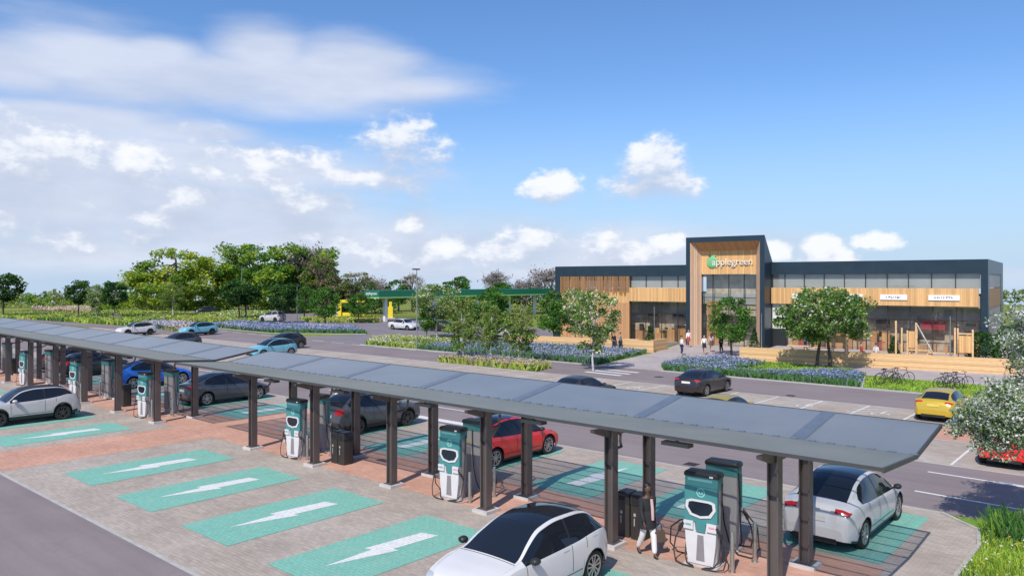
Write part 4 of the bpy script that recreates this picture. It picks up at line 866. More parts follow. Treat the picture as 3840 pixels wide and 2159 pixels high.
    patch('tail_light', lambda a, c: (Lc-0.24+0.14*a+0.06*c, 3.5+5.2*c) if kind == 'suv' else (Lc-0.25+0.10*a+0.085*c-0.03*a*c, 3.55+0.15*a+(4.9-0.2*a)*c), 'lamp_red', nt_=4, nv=12, off=0.006)
    b = MB()                                          # shut lines
    for s in (1, -1):
        for tt in (ta+0.02, tm, min(tc-0.12, sp['tr']-Ra+0.12)):
            g = [[P(tt-0.007, v, s, 0.003), P(tt+0.007, v, s, 0.003)] for v in np.linspace(1.2 if tt < sp['tr']-Ra-0.05 else 2.6, 4.85, 9)]; b.grid(g)
        g = [[P(t, 0.95, s, 0.003), P(t, 1.02, s, 0.003)] for t in np.linspace(sp['tf']+Ra+0.1, sp['tr']-Ra-0.05, 9)]; b.grid(g)
    g = [[P(cw-0.03, v, 1, 0.003), P(cw-0.015, v, 1, 0.003)] for v in np.linspace(8.0, 10, 5)]+[[P(cw-0.03, v, -1, 0.003), P(cw-0.015, v, -1, 0.003)] for v in np.linspace(10, 8.0, 5)]; b.grid(g)
    b.build('shut_lines', 'gap', t_)
    for tt in (tm-0.22, tc-0.42):
        patch('door_handle', lambda a, c: (tt-0.10+0.2*a, 3.5+0.16*c), body, off=0.018, nt_=3, nv=2)
    for s in (1, -1):                                 # mirrors
        tt = ta+0.16; y, z = crom(rows(tt), 5.1); b = MB()
        secs = []
        for q, sc in ((-0.10, .55), (-0.07, .9), (0.0, 1.0), (0.06, .85), (0.09, .4)):
            secs.append([(Lc/2-tt-q, s*(y+0.13+0.105*sc*math.cos(2*PI*k/10)), z+0.08+0.075*sc*math.sin(2*PI*k/10)) for k in range(10)])
        b.grid(secs, closed=True); b.face(secs[0]); b.face(secs[-1][::-1]); b.tube([(Lc/2-tt, s*(y-0.02), z+0.02), (Lc/2-tt, s*(y+0.1), z+0.05)], 0.025, 6)
        b.build('mirror', mirror or body, t_, True)
    b = MB()                                          # dark trims
    for s in (1, -1):
        g = []
        for t in [q for q in ts if 0.25 < q < Lc-0.2]:
            zl = zlow(t); inarch = any(abs(t-tw) < Ra for tw in tws); h = (0.075 if inarch else 0.15) if clad else (0.0 if inarch else 0.055)
            z0, z1 = zl-0.005, zl+h; g.append([(Lc/2-t, s*(yz(t, z0)+0.008), z0), (Lc/2-t, s*(yz(t, (z0+z1)/2)+0.012), (z0+z1)/2), (Lc/2-t, s*(yz(t, z1)+0.006), z1)])
        b.grid(g)
    w1, w0 = wb(Lc)*0.92, wb(0)*0.9
    b.box((-Lc/2-0.006, -w1*0.86, 0.25), (-Lc/2+0.06, w1*0.86, 0.37 if kind != 'suv' else 0.45)); b.box((Lc/2-0.06, -w0, 0.22), (Lc/2+0.012, w0, 0.40))
    b.build('cladding', 'black_plastic', t_)
    for e, pl in ((1, 'number_plate'), (-1, plate)):
        t, best = (Lc-0.001 if e < 0 else 0.001), None
        zz = 0.80 if e < 0 else 0.52
        tt = min(np.linspace(Lc-0.3, Lc, 40) if e < 0 else np.linspace(0, 0.3, 40), key=lambda q: abs(zt(q)-zz)); b = MB()
        x = Lc/2-tt; b.box((x-0.006 if e > 0 else x-0.035, -0.26, zz-0.055), (x+0.035 if e > 0 else x+0.006, 0.26, zz+0.055)); b.build('number_plate', pl, t_)
    b = MB()                                          # dark underbody and arch liners
    b.box((-Lc/2+0.25, -wb(Lc/2)*0.66, 0.17), (Lc/2-0.25, wb(Lc/2)*0.66, 0.60))
    for tw in tws:
        for s in (1, -1):
            w_ = wb(tw); n = 14; g = [[(Lc/2-tw+(Ra+0.002)*math.cos(PI*k/n), s*yy, wr+(Ra+0.002)*math.sin(PI*k/n)) for k in range(n+1)] for yy in (w_*0.6, w_*0.965)]; b.grid(g)
    b.build('underbody', 'wheel_well', t_)
    for tw in tws:
        for s in (1, -1):
            yo = wb(tw)-0.035; c = (Lc/2-tw, 0, wr); rr_ = wr*0.71
            b = MB(); pr = [(rr_, yo-0.22), (wr*0.93, yo-0.22), (wr, yo-0.18), (wr, yo-0.04), (wr*0.93, yo), (rr_*1.02, yo-0.005), (rr_, yo-0.03)]
            b.lathe([(r, s*h) for r, h in pr], 'y', 28, c, closed=True); w_ = b.build('wheel', 'tyre', t_, True)
            b = MB(); b.lathe([(rr_*1.0, s*(yo-0.03)), (rr_*1.0, s*(yo-0.004)), (rr_*0.90, s*(yo-0.008)), (rr_*0.88, s*(yo-0.06))], 'y', 28, c)
            for k in range(5):
                a = 2*PI*k/5+0.3; d = Vector((math.cos(a), 0, math.sin(a))); n = Vector((-d.z, 0, d.x))
                for q in (-1, 1):
                    p0 = d*0.05+n*0.02*q; p1 = d*rr_*0.92+n*0.058*q; e_ = n*0.017
                    pts = [p0-e_, p0+e_, p1+e_*1.3, p1-e_*1.3]
                    b.face([(c[0]+p.x, s*(yo-0.012), c[2]+p.z) for p in pts])
                    b.face([(c[0]+p.x, s*(yo-0.045), c[2]+p.z) for p in pts])
                    for i in range(4):
                        p, r = pts[i], pts[(i+1) % 4]; b.face([(c[0]+p.x, s*(yo-0.012), c[2]+p.z), (c[0]+r.x, s*(yo-0.012), c[2]+r.z), (c[0]+r.x, s*(yo-0.045), c[2]+r.z), (c[0]+p.x, s*(yo-0.045), c[2]+p.z)])
            b.lathe([(0.0, s*(yo-0.006)), (0.055, s*(yo-0.008)), (0.065, s*(yo-0.045))], 'y', 12, c)
            b.lathe([(0.0, s*(yo-0.1)), (rr_*0.99, s*(yo-0.1))], 'y', 20, c, mi=1)
            b.build('rim', [rim, 'wheel_well'], w_, fix=False)
    return t_
def put(o, x, y, heading, sc=None):
    """x, y: middle of the car; heading: bearing of its nose, degrees from +X"""
    o.location = (x, y, 0.012); o.rotation_euler = (0, 0, R(heading))
    if sc: o.scale = (sc,)*3
    return o
c_white = put(make_car('crossover', 'paint_white', 'white crossover with black glass roof at the bottom edge, its nose towards the viewer', mirror='black_plastic', roof='car_glass'), -10.72, 12.62, -90, 1.02)
c_silver = put(make_car('suv', 'paint_pearl', 'silver white crossover with black roof and black cladding, cut by the left edge', roof='black_plastic', clad=True, rim='alloy_dark'), -41.6, 12.35, -90)
c_tesla = put(make_car('fastback', 'paint_white', 'white electric fastback with large dark rear window under the right end of the canopy', roof='car_glass', mirror='black_plastic'), -6.88, 21.78, 90, 1.03)
def other(src, x, y, h, label, table, sc=None, group=None, z=0.012):
    o = dup(src, (x, y, z), R(h), label, group, sc); recolour(o, table); return o
other(c_tesla, -19.35, 21.75, 90, 'bright red electric fastback charging under the canopy', {'paint_white': 'paint_red', 'black_plastic': 'black_plastic'}, 1.03)
other(c_tesla, -40.35, 21.8, 90, 'slate grey electric fastback charging between the two canopies', {'paint_white': 'paint_slate'}, 1.03)
other(c_tesla, -50.0, 22.0, 90, 'vivid blue electric fastback under the far canopy', {'paint_white': 'paint_blue'}, 1.05)
other(c_silver, -27.85, 22.15, 90, 'dark grey crossover with tall red tail lamps, tail towards the viewer under the canopy', {'paint_pearl': 'paint_grey'}, 1.06)
other(c_silver, -58.8, 21.9, 90, 'black crossover half hidden by posts under the far canopy', {'paint_pearl': 'paint_black'}, 1.0)
other(c_silver, -63.2, 21.9, 90, 'second black crossover under the far canopy near the left edge', {'paint_pearl': 'paint_darkbrown'}, 1.0)
c_hatch = put(make_car('hatch', 'paint_black', 'glossy black fastback with a white number plate, parked tail towards the viewer', rim='alloy'), -21.62, 42.35, 90, 1.03)
other(c_hatch, -8.85, 42.7, 90, 'yellow sports car with yellow plate parked next to the white blossom tree', {'paint_black': 'paint_yellow', 'number_plate': 'plate_yellow'}, 1.0)
other(c_hatch, -16.15, 33.9, 90, 'ochre yellow car showing only its roof over the canopy edge', {'paint_black': 'paint_gold'}, 0.97)
c_sal = put(make_car('saloon', 'paint_white', 'white saloon driving on the side road by the tall lamp post'), -80.9, 70.1, 4, 1.03)
other(c_sal, -24.75, 34.1, 90, 'dark saloon roof showing above the canopy left of the black fastback', {'paint_white': 'paint_darkbrown'}, 1.06)
other(c_sal, -74.7, 71.4, 4, 'dark car on the side road just behind the white saloon under the blossom trees', {'paint_white': 'paint_black'})
other(c_sal, -61.8, 68.9, 2, 'white car glimpsed between the trees left of the timber terrace wall', {'paint_white': 'paint_pearl'})
other(c_sal, -148.3, 76.3, -92, 'black car on the far lane below the big yellow green trees', {'paint_white': 'paint_black'}, 1.1)
other(c_white, -4.72, 34.2, 90, 'red car mostly hidden behind the white blossom tree at the right edge', {'paint_white': 'paint_red'}, 1.0)
other(c_white, -61.0, 37.45, -90, 'sky blue hatchback facing the viewer just above the gap between the canopies', {'paint_white': 'paint_sky'}, 1.0)
other(c_white, -66.9, 42.4, -90, 'dark brown car parked right behind the lower sky blue hatchback', {'paint_white': 'paint_darkbrown'}, 1.0)
other(c_silver, -91.9, 46.2, -90, 'turquoise blue crossover with dark roof farther up beside the flower verge', {'paint_pearl': 'paint_sky'}, 1.0)
other(c_silver, -97.4, 41.0, -90, 'off white small car with dark roof seen over the far canopy', {'paint_pearl': 'paint_white'}, 1.0)
other(c_white, -75.2, 35.7, -90, 'dark car showing only its roof strip over the far canopy', {'paint_white': 'paint_slate'}, 1.0)
c_mpv = other(c_silver, -112.0, 68.9, 196, 'silver people carrier waiting on the side road by the dark round tree', {'paint_pearl': 'paint_pearl', 'black_plastic': 'paint_pearl'}, (1.0, 1.0, 1.12))
# ------------------------------------------------------------------ trees
def leafquads(rng, P, size, flat=0.35, up=0.25):
    """n leaf-sized quads with random orientation at points P"""
    n = len(P); nrm = rng.normal(size=(n, 3)); nrm[:, 2] += up*2; nrm /= np.linalg.norm(nrm, axis=1)[:, None]
    a = np.cross(nrm, rng.normal(size=(n, 3))); a /= np.linalg.norm(a, axis=1)[:, None]+1e-9; b_ = np.cross(nrm, a)
    s = size*rng.uniform(0.6, 1.35, (n, 1)); w = s*rng.uniform(0.45, 0.8, (n, 1)); k = rng.uniform(0.6, 1.0, (n, 1))
    return np.stack([P-a*s*0.5, P+b_*w*0.5*k, P+a*s*0.5, P-b_*w*0.5], axis=1)
def crown_points(rng, n, ell, nclump, rc, shell=0.55, low=-1.0):
    """leaf positions gathered in clumps near the outside of one or more ellipsoids (cx, cy, cz, rx, ry, rz)"""
    cl = []
    while len(cl) < nclump:
        e = ell[rng.integers(len(ell))]; d = rng.normal(size=3); d /= np.linalg.norm(d)
        if d[2] < low: continue
        r = rng.uniform(shell, 1.0)**0.7; p = np.array([e[0]+d[0]*e[3]*r, e[1]+d[1]*e[4]*r, e[2]+d[2]*e[5]*r]); cl.append(p)
    cl = np.array(cl); ci = rng.integers(len(cl), size=n); sc = rng.uniform(0.6, 1.25, len(cl))
    d = rng.normal(size=(n, 3)); d /= np.linalg.norm(d, axis=1)[:, None]; r = rng.uniform(0, 1, (n, 1))**0.45
    P = cl[ci]+d*r*rc*sc[ci][:, None]*np.array([1, 1, 0.72]); return P, ci, cl
def make_tree(seed, label, h, r, mats, n=2600, size=0.3, zc=None, rz=None, nclump=40, rc=None, shell=0.55, trunk=0.12, bark='bark', ell=None, extra=None, limbs=9, low=-1.0, name='tree', stems=1, zt=None, up=0.25, jit=0.3):
    rng = np.random.default_rng(seed); rz = rz or h*0.36; zc = zc or h-rz
    ell = ell or [(0, 0, zc, r, r, rz)]; rc = rc or r*0.34
    t = thing(name, label, 'tree')
    P, ci, cl = crown_points(rng, n, ell, nclump, rc, shell, low)
    b = MB()
    for s in range(stems):
        o = (0, 0) if stems == 1 else ((s-(stems-1)/2)*0.9, 0.25*s)
        top = zt or zc+rz*0.35; pts = [(o[0], o[1], 0)]
        for k in range(1, 6): pts.append((o[0]*(1-k/7)+rng.normal()*0.02*h*0.4, o[1]*(1-k/7)+rng.normal()*0.02*h*0.4, top*k/5))
        b.tube(pts, [trunk*q for q in (1.25, 1.0, 0.85, 0.68, 0.5, 0.25)], 8)
        for k in range(limbs):
            q = cl[rng.integers(len(cl))]; f = rng.uniform(0.45, 0.95); i = f*5; i0 = min(int(i), 4); a = Vector(pts[i0]).lerp(Vector(pts[i0+1]), i-i0)
            e = Vector(q); mid = a.lerp(e, 0.5)+Vector((0, 0, 0.06*h*rng.uniform(-0.2, 1))); b.tube([a, mid, e], [trunk*0.42, trunk*0.26, trunk*0.07], 5)
    b.build('trunk', bark, t, True)
    mi = rng.integers(0, 10, nclump)[ci]; jj = rng.random(n) < jit; mi[jj] = rng.integers(0, 10, jj.sum())
    k = len(mats); w = np.cumsum([m[1] for m in mats]); w = w/w[-1]; mi = np.searchsorted(w, (mi+0.5)/10)
    V = leafquads(rng, P, size, up=up)
    quads('crown', V, [m[0] for m in mats], mi, t)
    return t
DARK = [('leaf_dark', 5), ('leaf_deep', 4), ('leaf_mid', 1)]
GREEN = [('leaf_deep', 4), ('leaf_green', 4), ('leaf_mid', 2)]
BIRCH = [('leaf_mid', 4), ('leaf_olive', 4), ('leaf_light', 2)]
BLOOM = [('leaf_mid', 3), ('leaf_deep', 2), ('leaf_light', 3), ('blossom', 2)]
LIME = [('leaf_lime', 4), ('leaf_yellow', 3), ('leaf_mid', 3)]
BRIGHT = [('leaf_mid', 4), ('leaf_lime', 4), ('leaf_green', 2)]
TG = 'young trees around the car park'
def at(o, x, y, rz=0, sc=1, grp=TG, z=0.0):
    o.location = (x, y, z); o.rotation_euler = (0, 0, rz); o.scale = (sc,)*3 if not hasattr(sc, '__len__') else sc
    if grp: o['group'] = grp
    return o
# dark round crowns beyond the canopy on the left
d0 = at(make_tree(11, 'dark round tree cut by the left edge of the photo', 6.8, 2.1, DARK, 3000, 0.36, zc=4.5, rz=2.4, nclump=46, trunk=0.11), -165.5, 45.6, 0, (1.5, 1.5, 1.18))
def cp(src, x, y, rz, sc, label, grp=TG, z=0.0):
    return dup(src, (x, y, z), rz, label, grp, sc)
cp(d0, -150.0, 53.0, 1.0, (0.98, 0.98, 1.0), 'dark round tree standing alone left of the pale blossoming tree')
cp(d0, -140.7, 55.5, 2.2, (1.02, 1.02, 0.97), 'dark round tree just right of the pale blossoming tree')
cp(d0, -120.5, 67.7, 3.0, (1.3, 1.3, 1.0), 'dark tree beside the tall thin lamp post in front of the big green trees')
cp(d0, -123.3, 70.6, 4.0, (1.15, 1.15, 1.0), 'second dark tree close behind the tall thin lamp post')
cp(d0, -108.2, 68.5, 5.0, (1.05, 1.05, 0.92), 'dark egg shaped tree covering the bonnet of the silver people carrier')
d1 = at(make_tree(12, 'green oval tree at the tip of the lavender island', 5.8, 2.1, GREEN, 3000, 0.30, zc=3.5, rz=2.3, nclump=44, trunk=0.11), -94.2, 66.6)
cp(d1, -119.2, 79.8, 1.4, (1.05, 1.05, 0.97), 'soft green tree standing left behind the oval tree on the lavender island')
cp(d1, -99.2, 76.4, 2.4, (0.95, 0.95, 0.80), 'small green tree in front of the yellow wash bay portal')
cp(d1, -107.2, 83.0, 3.4, (0.85, 0.85, 0.80), 'small green tree between the yellow portal and the yellow pump')
cp(d1, -57.1, 62.0, 0.4, (1.08, 1.08, 1.03), 'dense green tree in the middle of the tree belt left of the building')
cp(d1, -48.7, 62.5, 4.4, (0.80, 0.80, 0.97), 'dark green tree against the left end of the building')
cp(d1, -30.4, 64.9, 5.1, (0.86, 0.86, 0.90), 'round green tree in front of the tall timber entrance')
cp(d1, -66.8, 61.4, 2.0, (0.5, 0.5, 0.62), 'small dark tree at the front of the white saloon')
bi = at(make_tree(21, 'slender yellowish birch at the kerb of the main road', 6.1, 1.6, BIRCH, 4000, 0.20, zc=3.35, rz=2.6, nclump=80, rc=0.46, shell=0.25, jit=0.5, trunk=0.07, bark='bark_pale', limbs=14, up=-0.1), -44.5, 44.9)
cp(bi, -40.3, 47.1, 2.0, (0.98, 0.98, 0.83), 'airy young birch in front of the blue flower bed')
cp(bi, -42.6, 46.3, 4.0, (0.7, 0.7, 0.92), 'thin birch between the two fuller birches at the kerb')
cp(bi, -141.7, 66.4, 3.1, (1.5, 1.5, 1.17), 'light green birch standing before the big yellow green trees')
ch = at(make_tree(31, 'pale green blossoming cherry at the zebra crossing', 6.0, 2.1, BLOOM, 6200, 0.21, jit=0.85, zc=4.1, rz=1.95, nclump=70, rc=0.62, ell=[(0, 0, 4.15, 2.0, 2.0, 1.7), (0, 0, 4.3, 1.9, 1.9, 1.6), (0, 0, 2.3, 1.0, 1.0, 1.2)], trunk=0.07, bark='bark_pale', limbs=14), -33.15, 47.3)
cp(ch, -65.9, 62.2, 1.0, (1.42, 1.42, 1.06), 'cream blossoming tree behind the tall lamp post')
cp(ch, -47.4, 64.4, 2.4, (0.95, 0.95, 0.98), 'blossoming tree touching the timber slats of the left wing')
cp(ch, -143.1, 53.4, 4.2, (0.85, 0.85, 1.02), 'silvery blossoming tree between two dark round trees')
big = at(make_tree(32, 'large spreading tree with two trunks and cream blossom before the right wing', 6.2, 3.35, [('leaf_deep', 3), ('leaf_mid', 4), ('leaf_light', 2), ('blossom', 1)], 16000, 0.22, jit=0.8, zc=4.0, rz=2.1, nclump=84, rc=0.8, trunk=0.13, limbs=22, stems=2), -20.65, 60.0)
# white blossom tree close by at the right edge, open crown with trailing branches
rng = np.random.default_rng(5)
bl = at(make_tree(41, 'large open tree full of white blossom overhanging the road at the right edge', 6.0, 1.9, [('leaf_silver', 4), ('leaf_deep', 2), ('leaf_light', 2), ('blossom_white', 3)], 34000, 0.088, jit=0.8, nclump=260, rc=0.36, shell=0.12, trunk=0.11, bark='bark_grey', limbs=46,
     ell=[(0.0, 0, 4.3, 1.5, 1.5, 1.6), (-0.95, -0.75, 3.3, 1.15, 1.15, 1.1), (-0.25, -0.2, 5.25, 1.0, 1.0, 0.95), (-0.95, -0.85, 2.95, 1.1, 1.1, 0.75), (0.9, 0.5, 3.5, 1.3, 1.3, 1.4)]), -2.62, 24.4, 0, 1, None)
# tall wood edge behind the left car park
GB = 'tall trees at the back of the site'
oak = at(make_tree(51, 'broad yellow green tree, leftmost of the tall group', 14.0, 6.8, LIME, 12000, 0.52, nclump=110, rc=1.5, shell=0.35, trunk=0.38, limbs=34, ell=[(0, 0, 9.2, 5.6, 5.6, 4.4), (-4.2, -1, 6.0, 3.0, 3.0, 3.2), (3.5, 1, 7.2, 3.4, 3.4, 3.8), (0, 0, 4.0, 5.8, 5.8, 2.4)]), -160.5, 75.5, R(25), (1.42, 1.42, 1.07), GB)
oak2 = at(make_tree(52, 'fresh green rounded tree in the middle of the tall group', 15.0, 5.0, BRIGHT, 11000, 0.55, nclump=100, rc=1.5, shell=0.4, trunk=0.36, limbs=30, ell=[(0, 0, 10.2, 4.8, 4.8, 4.6), (-2.6, 0, 6.4, 3.4, 3.4, 3.4), (2.6, 1, 6.0, 3.6, 3.6, 3.6)]), -151.0, 86.5, 0.4, (1.22, 1.22, 1.06), GB)
cp(oak, -160.5, 87.5, 2.4, (1.05, 1.05, 0.98), 'yellow green tree behind the gap between the two tallest trees', GB)
cp(oak2, -140.5, 90.0, 2.0, (1.2, 1.2, 1.03), 'tall leafy green tree right of the middle of the tall group', GB)
cp(oak2, -139.0, 96.0, 2.8, (1.15, 1.15, 0.98), 'green tree filling the gap in the tall group', GB)
ol = at(make_tree(53, 'olive brown thinner tree at the right end of the tall group', 12.5, 5.0, [('leaf_olive', 4), ('leaf_brown', 2), ('leaf_deep', 3)], 5200, 0.45, nclump=90, rc=1.1, shell=0.4, trunk=0.28, limbs=40, ell=[(0, 0, 8.2, 4.8, 4.8, 4.0), (2.8, 0, 5.2, 3.6, 3.6, 3.2)]), -131.5, 91.5, 0.8, (0.95, 0.95, 1.0), GB)
cp(ol, -124.5, 96.0, 3.6, (0.9, 0.9, 0.72), 'low grey green tree falling away right of the tall group', GB)
# bare crowns beyond the fuel station
def bare_tree(seed, label, h, r, twigs, mat='twig', nt_=1300):
    rng = np.random.default_rng(seed); t = thing('bare_tree', label, 'tree'); b = MB(); tips = []
    def grow(p, d, l, rad, k):
        q = p+d*l; m_ = p.lerp(q, 0.5)+Vector(rng.normal(size=3))*l*0.06; b.tube([p, m_, q], [rad, rad*0.82, rad*0.62], 5 if k > 1 else 4, cap=False)
        if k == 0: tips.append(q); return
        for i in range(3 if k > 1 else 4):
            nd = (d+Vector(rng.normal(size=3))*0.55+Vector((0, 0, 0.10))).normalized(); grow(q, nd, l*rng.uniform(0.62, 0.85), rad*0.58, k-1)
    for i in range(3): grow(Vector((0, 0, 0)), Vector((rng.normal()*0.12, rng.normal()*0.12, 1)).normalized(), h*0.26, h*0.022, 4)
    b.build('trunk', 'bark_grey', t)
    T_ = np.array([tuple(q) for q in tips]); P = T_[rng.integers(len(T_), size=nt_)]+rng.normal(size=(nt_, 3))*h*0.045
    V = leafquads(rng, P, h*0.055); V[:, 1] = (V[:, 1]+V[:, 0])*0.5+(V[:, 1]-V[:, 3])*0.05; V[:, 3] = (V[:, 3]+V[:, 0])*0.5
    quads('twigs', V, [mat, 'twig'], rng.integers(0, 2, nt_), t); return t
GBB = 'leafless trees beyond the fuel station'
ba = at(bare_tree(61, 'leafless tree with a wide grey crown above the green fuel canopy', 9.0, 4, 0), -135.1, 107.8, 0, 1.0, GBB)
cp(ba, -139.4, 103.0, 2.2, 0.78, 'lower leafless tree left of the widest leafless one', GBB)
cp(ba, -115.0, 125.2, 1.1, 1.2, 'leafless brown tree left of the building', GBB); cp(ba, -99.6, 126.0, 3.0, 1.28, 'tall leafless tree rising over the left wing of the building', GBB); cp(ba, -95.0, 131.0, 4.6, 1.0, 'leafless tree peeking over the roof of the left wing', GBB)
cp(ba, -104.5, 124.0, 5.2, 0.95, 'small leafless tree between the two taller ones left of the building', GBB); cp(ba, -140.9, 93.0, 0.7, 1.92, 'bare topped tree poking above the tall green group', GBB)
br = at(make_tree(62, 'rounded brown budding tree behind the tall lamp post', 8.6, 2.9, [('leaf_brown', 5), ('leaf_purplebrown', 3), ('leaf_olive', 2)], 1900, 0.30, nclump=60, rc=0.9, trunk=0.2, limbs=26), -128.5, 113.6, 0, 1, GBB)
cp(d1, -113.5, 113.4, 1.0, (1.5, 1.5, 1.32), 'green tree top behind the fuel canopy right of the brown tree', GBB); cp(d1, -120.0, 118.0, 2.0, (1.7, 1.7, 1.15), 'dark green bushy tree behind the fuel canopy', GBB)
cp(d1, -108.5, 121.5, 3.0, (1.9, 1.9, 1.1), 'dark green bushy tree at the back of the fuel station, right part', GBB); cp(d1, -92.0, 122.0, 4.0, (1.6, 1.6, 1.1), 'dark green bushy tree just left of the building', GBB); cp(d1, -131.0, 112.0, 5.0, (1.4, 1.4, 1.2), 'dark green tree below the widest leafless crown', GBB)
cp(ol, 4.0, 120.0, 1.0, (0.5, 0.5, 0.55), 'low green tree on the skyline right of the pylon sign', GBB)
# hedges and shrubs along the back
def hedge(seed, label, p0, p1, h, w, mats, n=3000, size=0.4, name='hedge', cat='hedge'):
    rng = np.random.default_rng(seed); d = np.array(p1)-np.array(p0); l = np.linalg.norm(d); d = d/l; nrm = np.array([-d[1], d[0]])
    s = rng.uniform(0, l, n); hh = h*(0.75+0.35*np.sin(s*0.55+seed)*np.sin(s*0.21+1)+0.12*np.sin(s*1.9)); k = rng.uniform(0, 1, n)**0.6; q = rng.normal(size=n)*0.35*w
    P = np.stack([p0[0]+d[0]*s+nrm[0]*q, p0[1]+d[1]*s+nrm[1]*q, np.clip(hh, 0.3, None)*k], axis=1)
    t = thing(name, label, cat); P2 = P-np.array([p0[0], p0[1], 0]); t.location = (p0[0], p0[1], 0)
    mi = ((np.sin(s*1.3+seed)+np.sin(s*0.37)+2)*0.25*len(mats)+rng.normal(size=n)*0.5).astype(int).clip(0, len(mats)-1)
    quads('foliage', leafquads(rng, P2, size), mats, mi, t)
    b = MB()
    for x in np.arange(0.5, l, max(1.2, l/14)): b.tube([(d[0]*x, d[1]*x, 0), (d[0]*x, d[1]*x, h*0.6)], [0.06, 0.03], 5)
    b.build('stems', 'bark', t); return t
hedge(1, 'olive green hedge along the left horizon', (-232, 52), (-205, 78), 3.8, 3, ['leaf_olive', 'leaf_lime', 'leaf_mid'], 3500, 0.6)
hedge(2, 'low dark hedge continuing behind the pale flowers', (-205, 78), (-190, 100), 3.0, 3, ['leaf_deep', 'leaf_olive'], 2500, 0.55)
hedge(3, 'bright yellow green hedge under the tall trees', (-176, 66), (-148, 92), 4.2, 3.4, ['leaf_yellow', 'leaf_lime', 'leaf_lime', 'leaf_mid'], 6500, 0.5)
hedge(4, 'dark green shrub line under the tall trees', (-150, 93), (-122, 104), 4.2, 3.5, ['leaf_deep', 'leaf_mid', 'leaf_dark'], 4500, 0.5)
hedge(5, 'dark hedge behind the fuel station', (-124, 110), (-90, 138), 5.0, 3, ['leaf_deep', 'leaf_dark', 'leaf_mid'], 4500, 0.5)
hedge(6, 'green hedge on the skyline right of the annex', (6, 100), (40, 108), 4.5, 3, ['leaf_mid', 'leaf_olive'], 2500, 0.5)
rng = np.random.default_rng(9); n = 9000; a = rng.uniform(R(96), R(190), n); r_ = rng.uniform(330, 420, n); P = np.stack([r_*np.cos(a), r_*np.sin(a), rng.uniform(0, 1, n)**0.7*(4.5+2.5*np.sin(a*40)*np.sin(a*17))-0.028*(np.hypot(r_*np.cos(a)+60, r_*np.sin(a)-50)-215)], axis=1)
o = quads('far_wood', leafquads(rng, P, 2.0), ['leaf_deep', 'leaf_olive', 'twig'], rng.integers(0, 3, n)); o['kind'] = 'stuff'

# ------------------------------------------------------------------ flower beds, meadow, grass (uncountable)
def inside(poly, x, y):
    r = np.zeros(len(x), bool); j = len(poly)-1
    for i in range(len(poly)):
        xi, yi = poly[i]; xj, yj = poly[j]
        c = ((yi > y) != (yj > y)) & (x < (xj-xi)*(y-yi)/(yj-yi+1e-12)+xi); r ^= c; j = i
    return r
def scatter(rng, poly, n):
    p = np.array(poly); out = np.zeros((0, 2))
    while len(out) < n:
        q = rng.uniform(p.min(0), p.max(0), (n*2, 2)); q = q[inside(poly, q[:, 0], q[:, 1])]; out = np.concatenate([out, q])
    return out[:n]
def bladequads(rng, xy, z0, h, w, lean=0.25):
    n = len(xy); a = rng.uniform(0, PI, n); d = np.stack([np.cos(a), np.sin(a)], 1)*(w*rng.uniform(0.6, 1.3, n))[:, None]/2 if np.ndim(w) else np.stack([np.cos(a), np.sin(a)], 1)*(w*rng.uniform(0.6, 1.3, n))[:, None]/2
    l = rng.normal(size=(n, 2))*lean*h[:, None]; z0 = np.full(n, z0) if np.ndim(z0) == 0 else z0
    A = np.concatenate([xy-d, z0[:, None]], 1); B_ = np.concatenate([xy+d, z0[:, None]], 1); Cc = np.concatenate([xy+d*0.45+l, (z0+h)[:, None]], 1); Dd = np.concatenate([xy-d*0.45+l, (z0+h)[:, None]], 1)
    return np.stack([A, B_, Cc, Dd], 1)
def flower_bed(seed, poly, n, h, stems, flowers, name='flower_bed', fl=0.55, patch=0.25, edge=None, size=0.15, w=0.16):
    """a planted bed as one object: stems, leaves and flower heads above a soil sheet"""
    rng = np.random.default_rng(seed); xy = scatter(rng, poly, n); f = 0.5+0.5*np.sin(xy[:, 0]*patch+seed)*np.sin(xy[:, 1]*patch*1.7+0.4)+rng.normal(size=n)*0.12
    hh = h*rng.uniform(0.65, 1.2, n)*(0.8+0.35*f); st = bladequads(rng, xy, 0.0, hh, w, 0.3)
    isf = rng.random(n) < fl*np.clip(0.45+0.9*f, 0, 1.2)
    bare = np.sin(xy[:, 0]*1.1+seed*2)*np.sin(xy[:, 1]*1.5+seed)+rng.normal(size=n)*0.25 > 0.82; hh[bare] *= 0.35; isf &= ~bare
    if edge is not None:                             # a low green margin on the side facing the road
        e0, e1 = np.array(edge[0]), np.array(edge[1]); dd = e1-e0; nn = np.array([-dd[1], dd[0]])/np.linalg.norm(dd); dist = np.abs((xy-e0)@nn); isf &= dist > 0.9+0.5*rng.random(n)
    fx = xy[isf]; k = len(fx); reps = 3; P = np.repeat(np.concatenate([fx, hh[isf][:, None]], 1), reps, 0)+rng.normal(size=(k*reps, 3))*np.array([0.10, 0.10, 0.06]); fq = leafquads(rng, P, size, up=0.6)
    gi = (f[isf]*len(flowers)).astype(int).clip(0, len(flowers)-1); gi = np.repeat(gi, reps); j = rng.random(len(gi)) < 0.3; gi[j] = rng.integers(0, len(flowers), j.sum())
    sg_ = (f*len(stems)).astype(int).clip(0, len(stems)-1); j = rng.random(n) < 0.35; sg_[j] = rng.integers(0, len(stems), j.sum())
    soil = np.array([[(p[0], p[1], 0.05) for p in poly]])
    o = quads(name, np.concatenate([st, fq]), stems+flowers, np.concatenate([sg_, gi+len(stems)])); o['kind'] = 'stuff'
    s = sheet('soil', poly, 0.022, 'soil_bed'); return o
BLUE = ['flower_blue', 'flower_lilac', 'flower_blue', 'flower_pale']
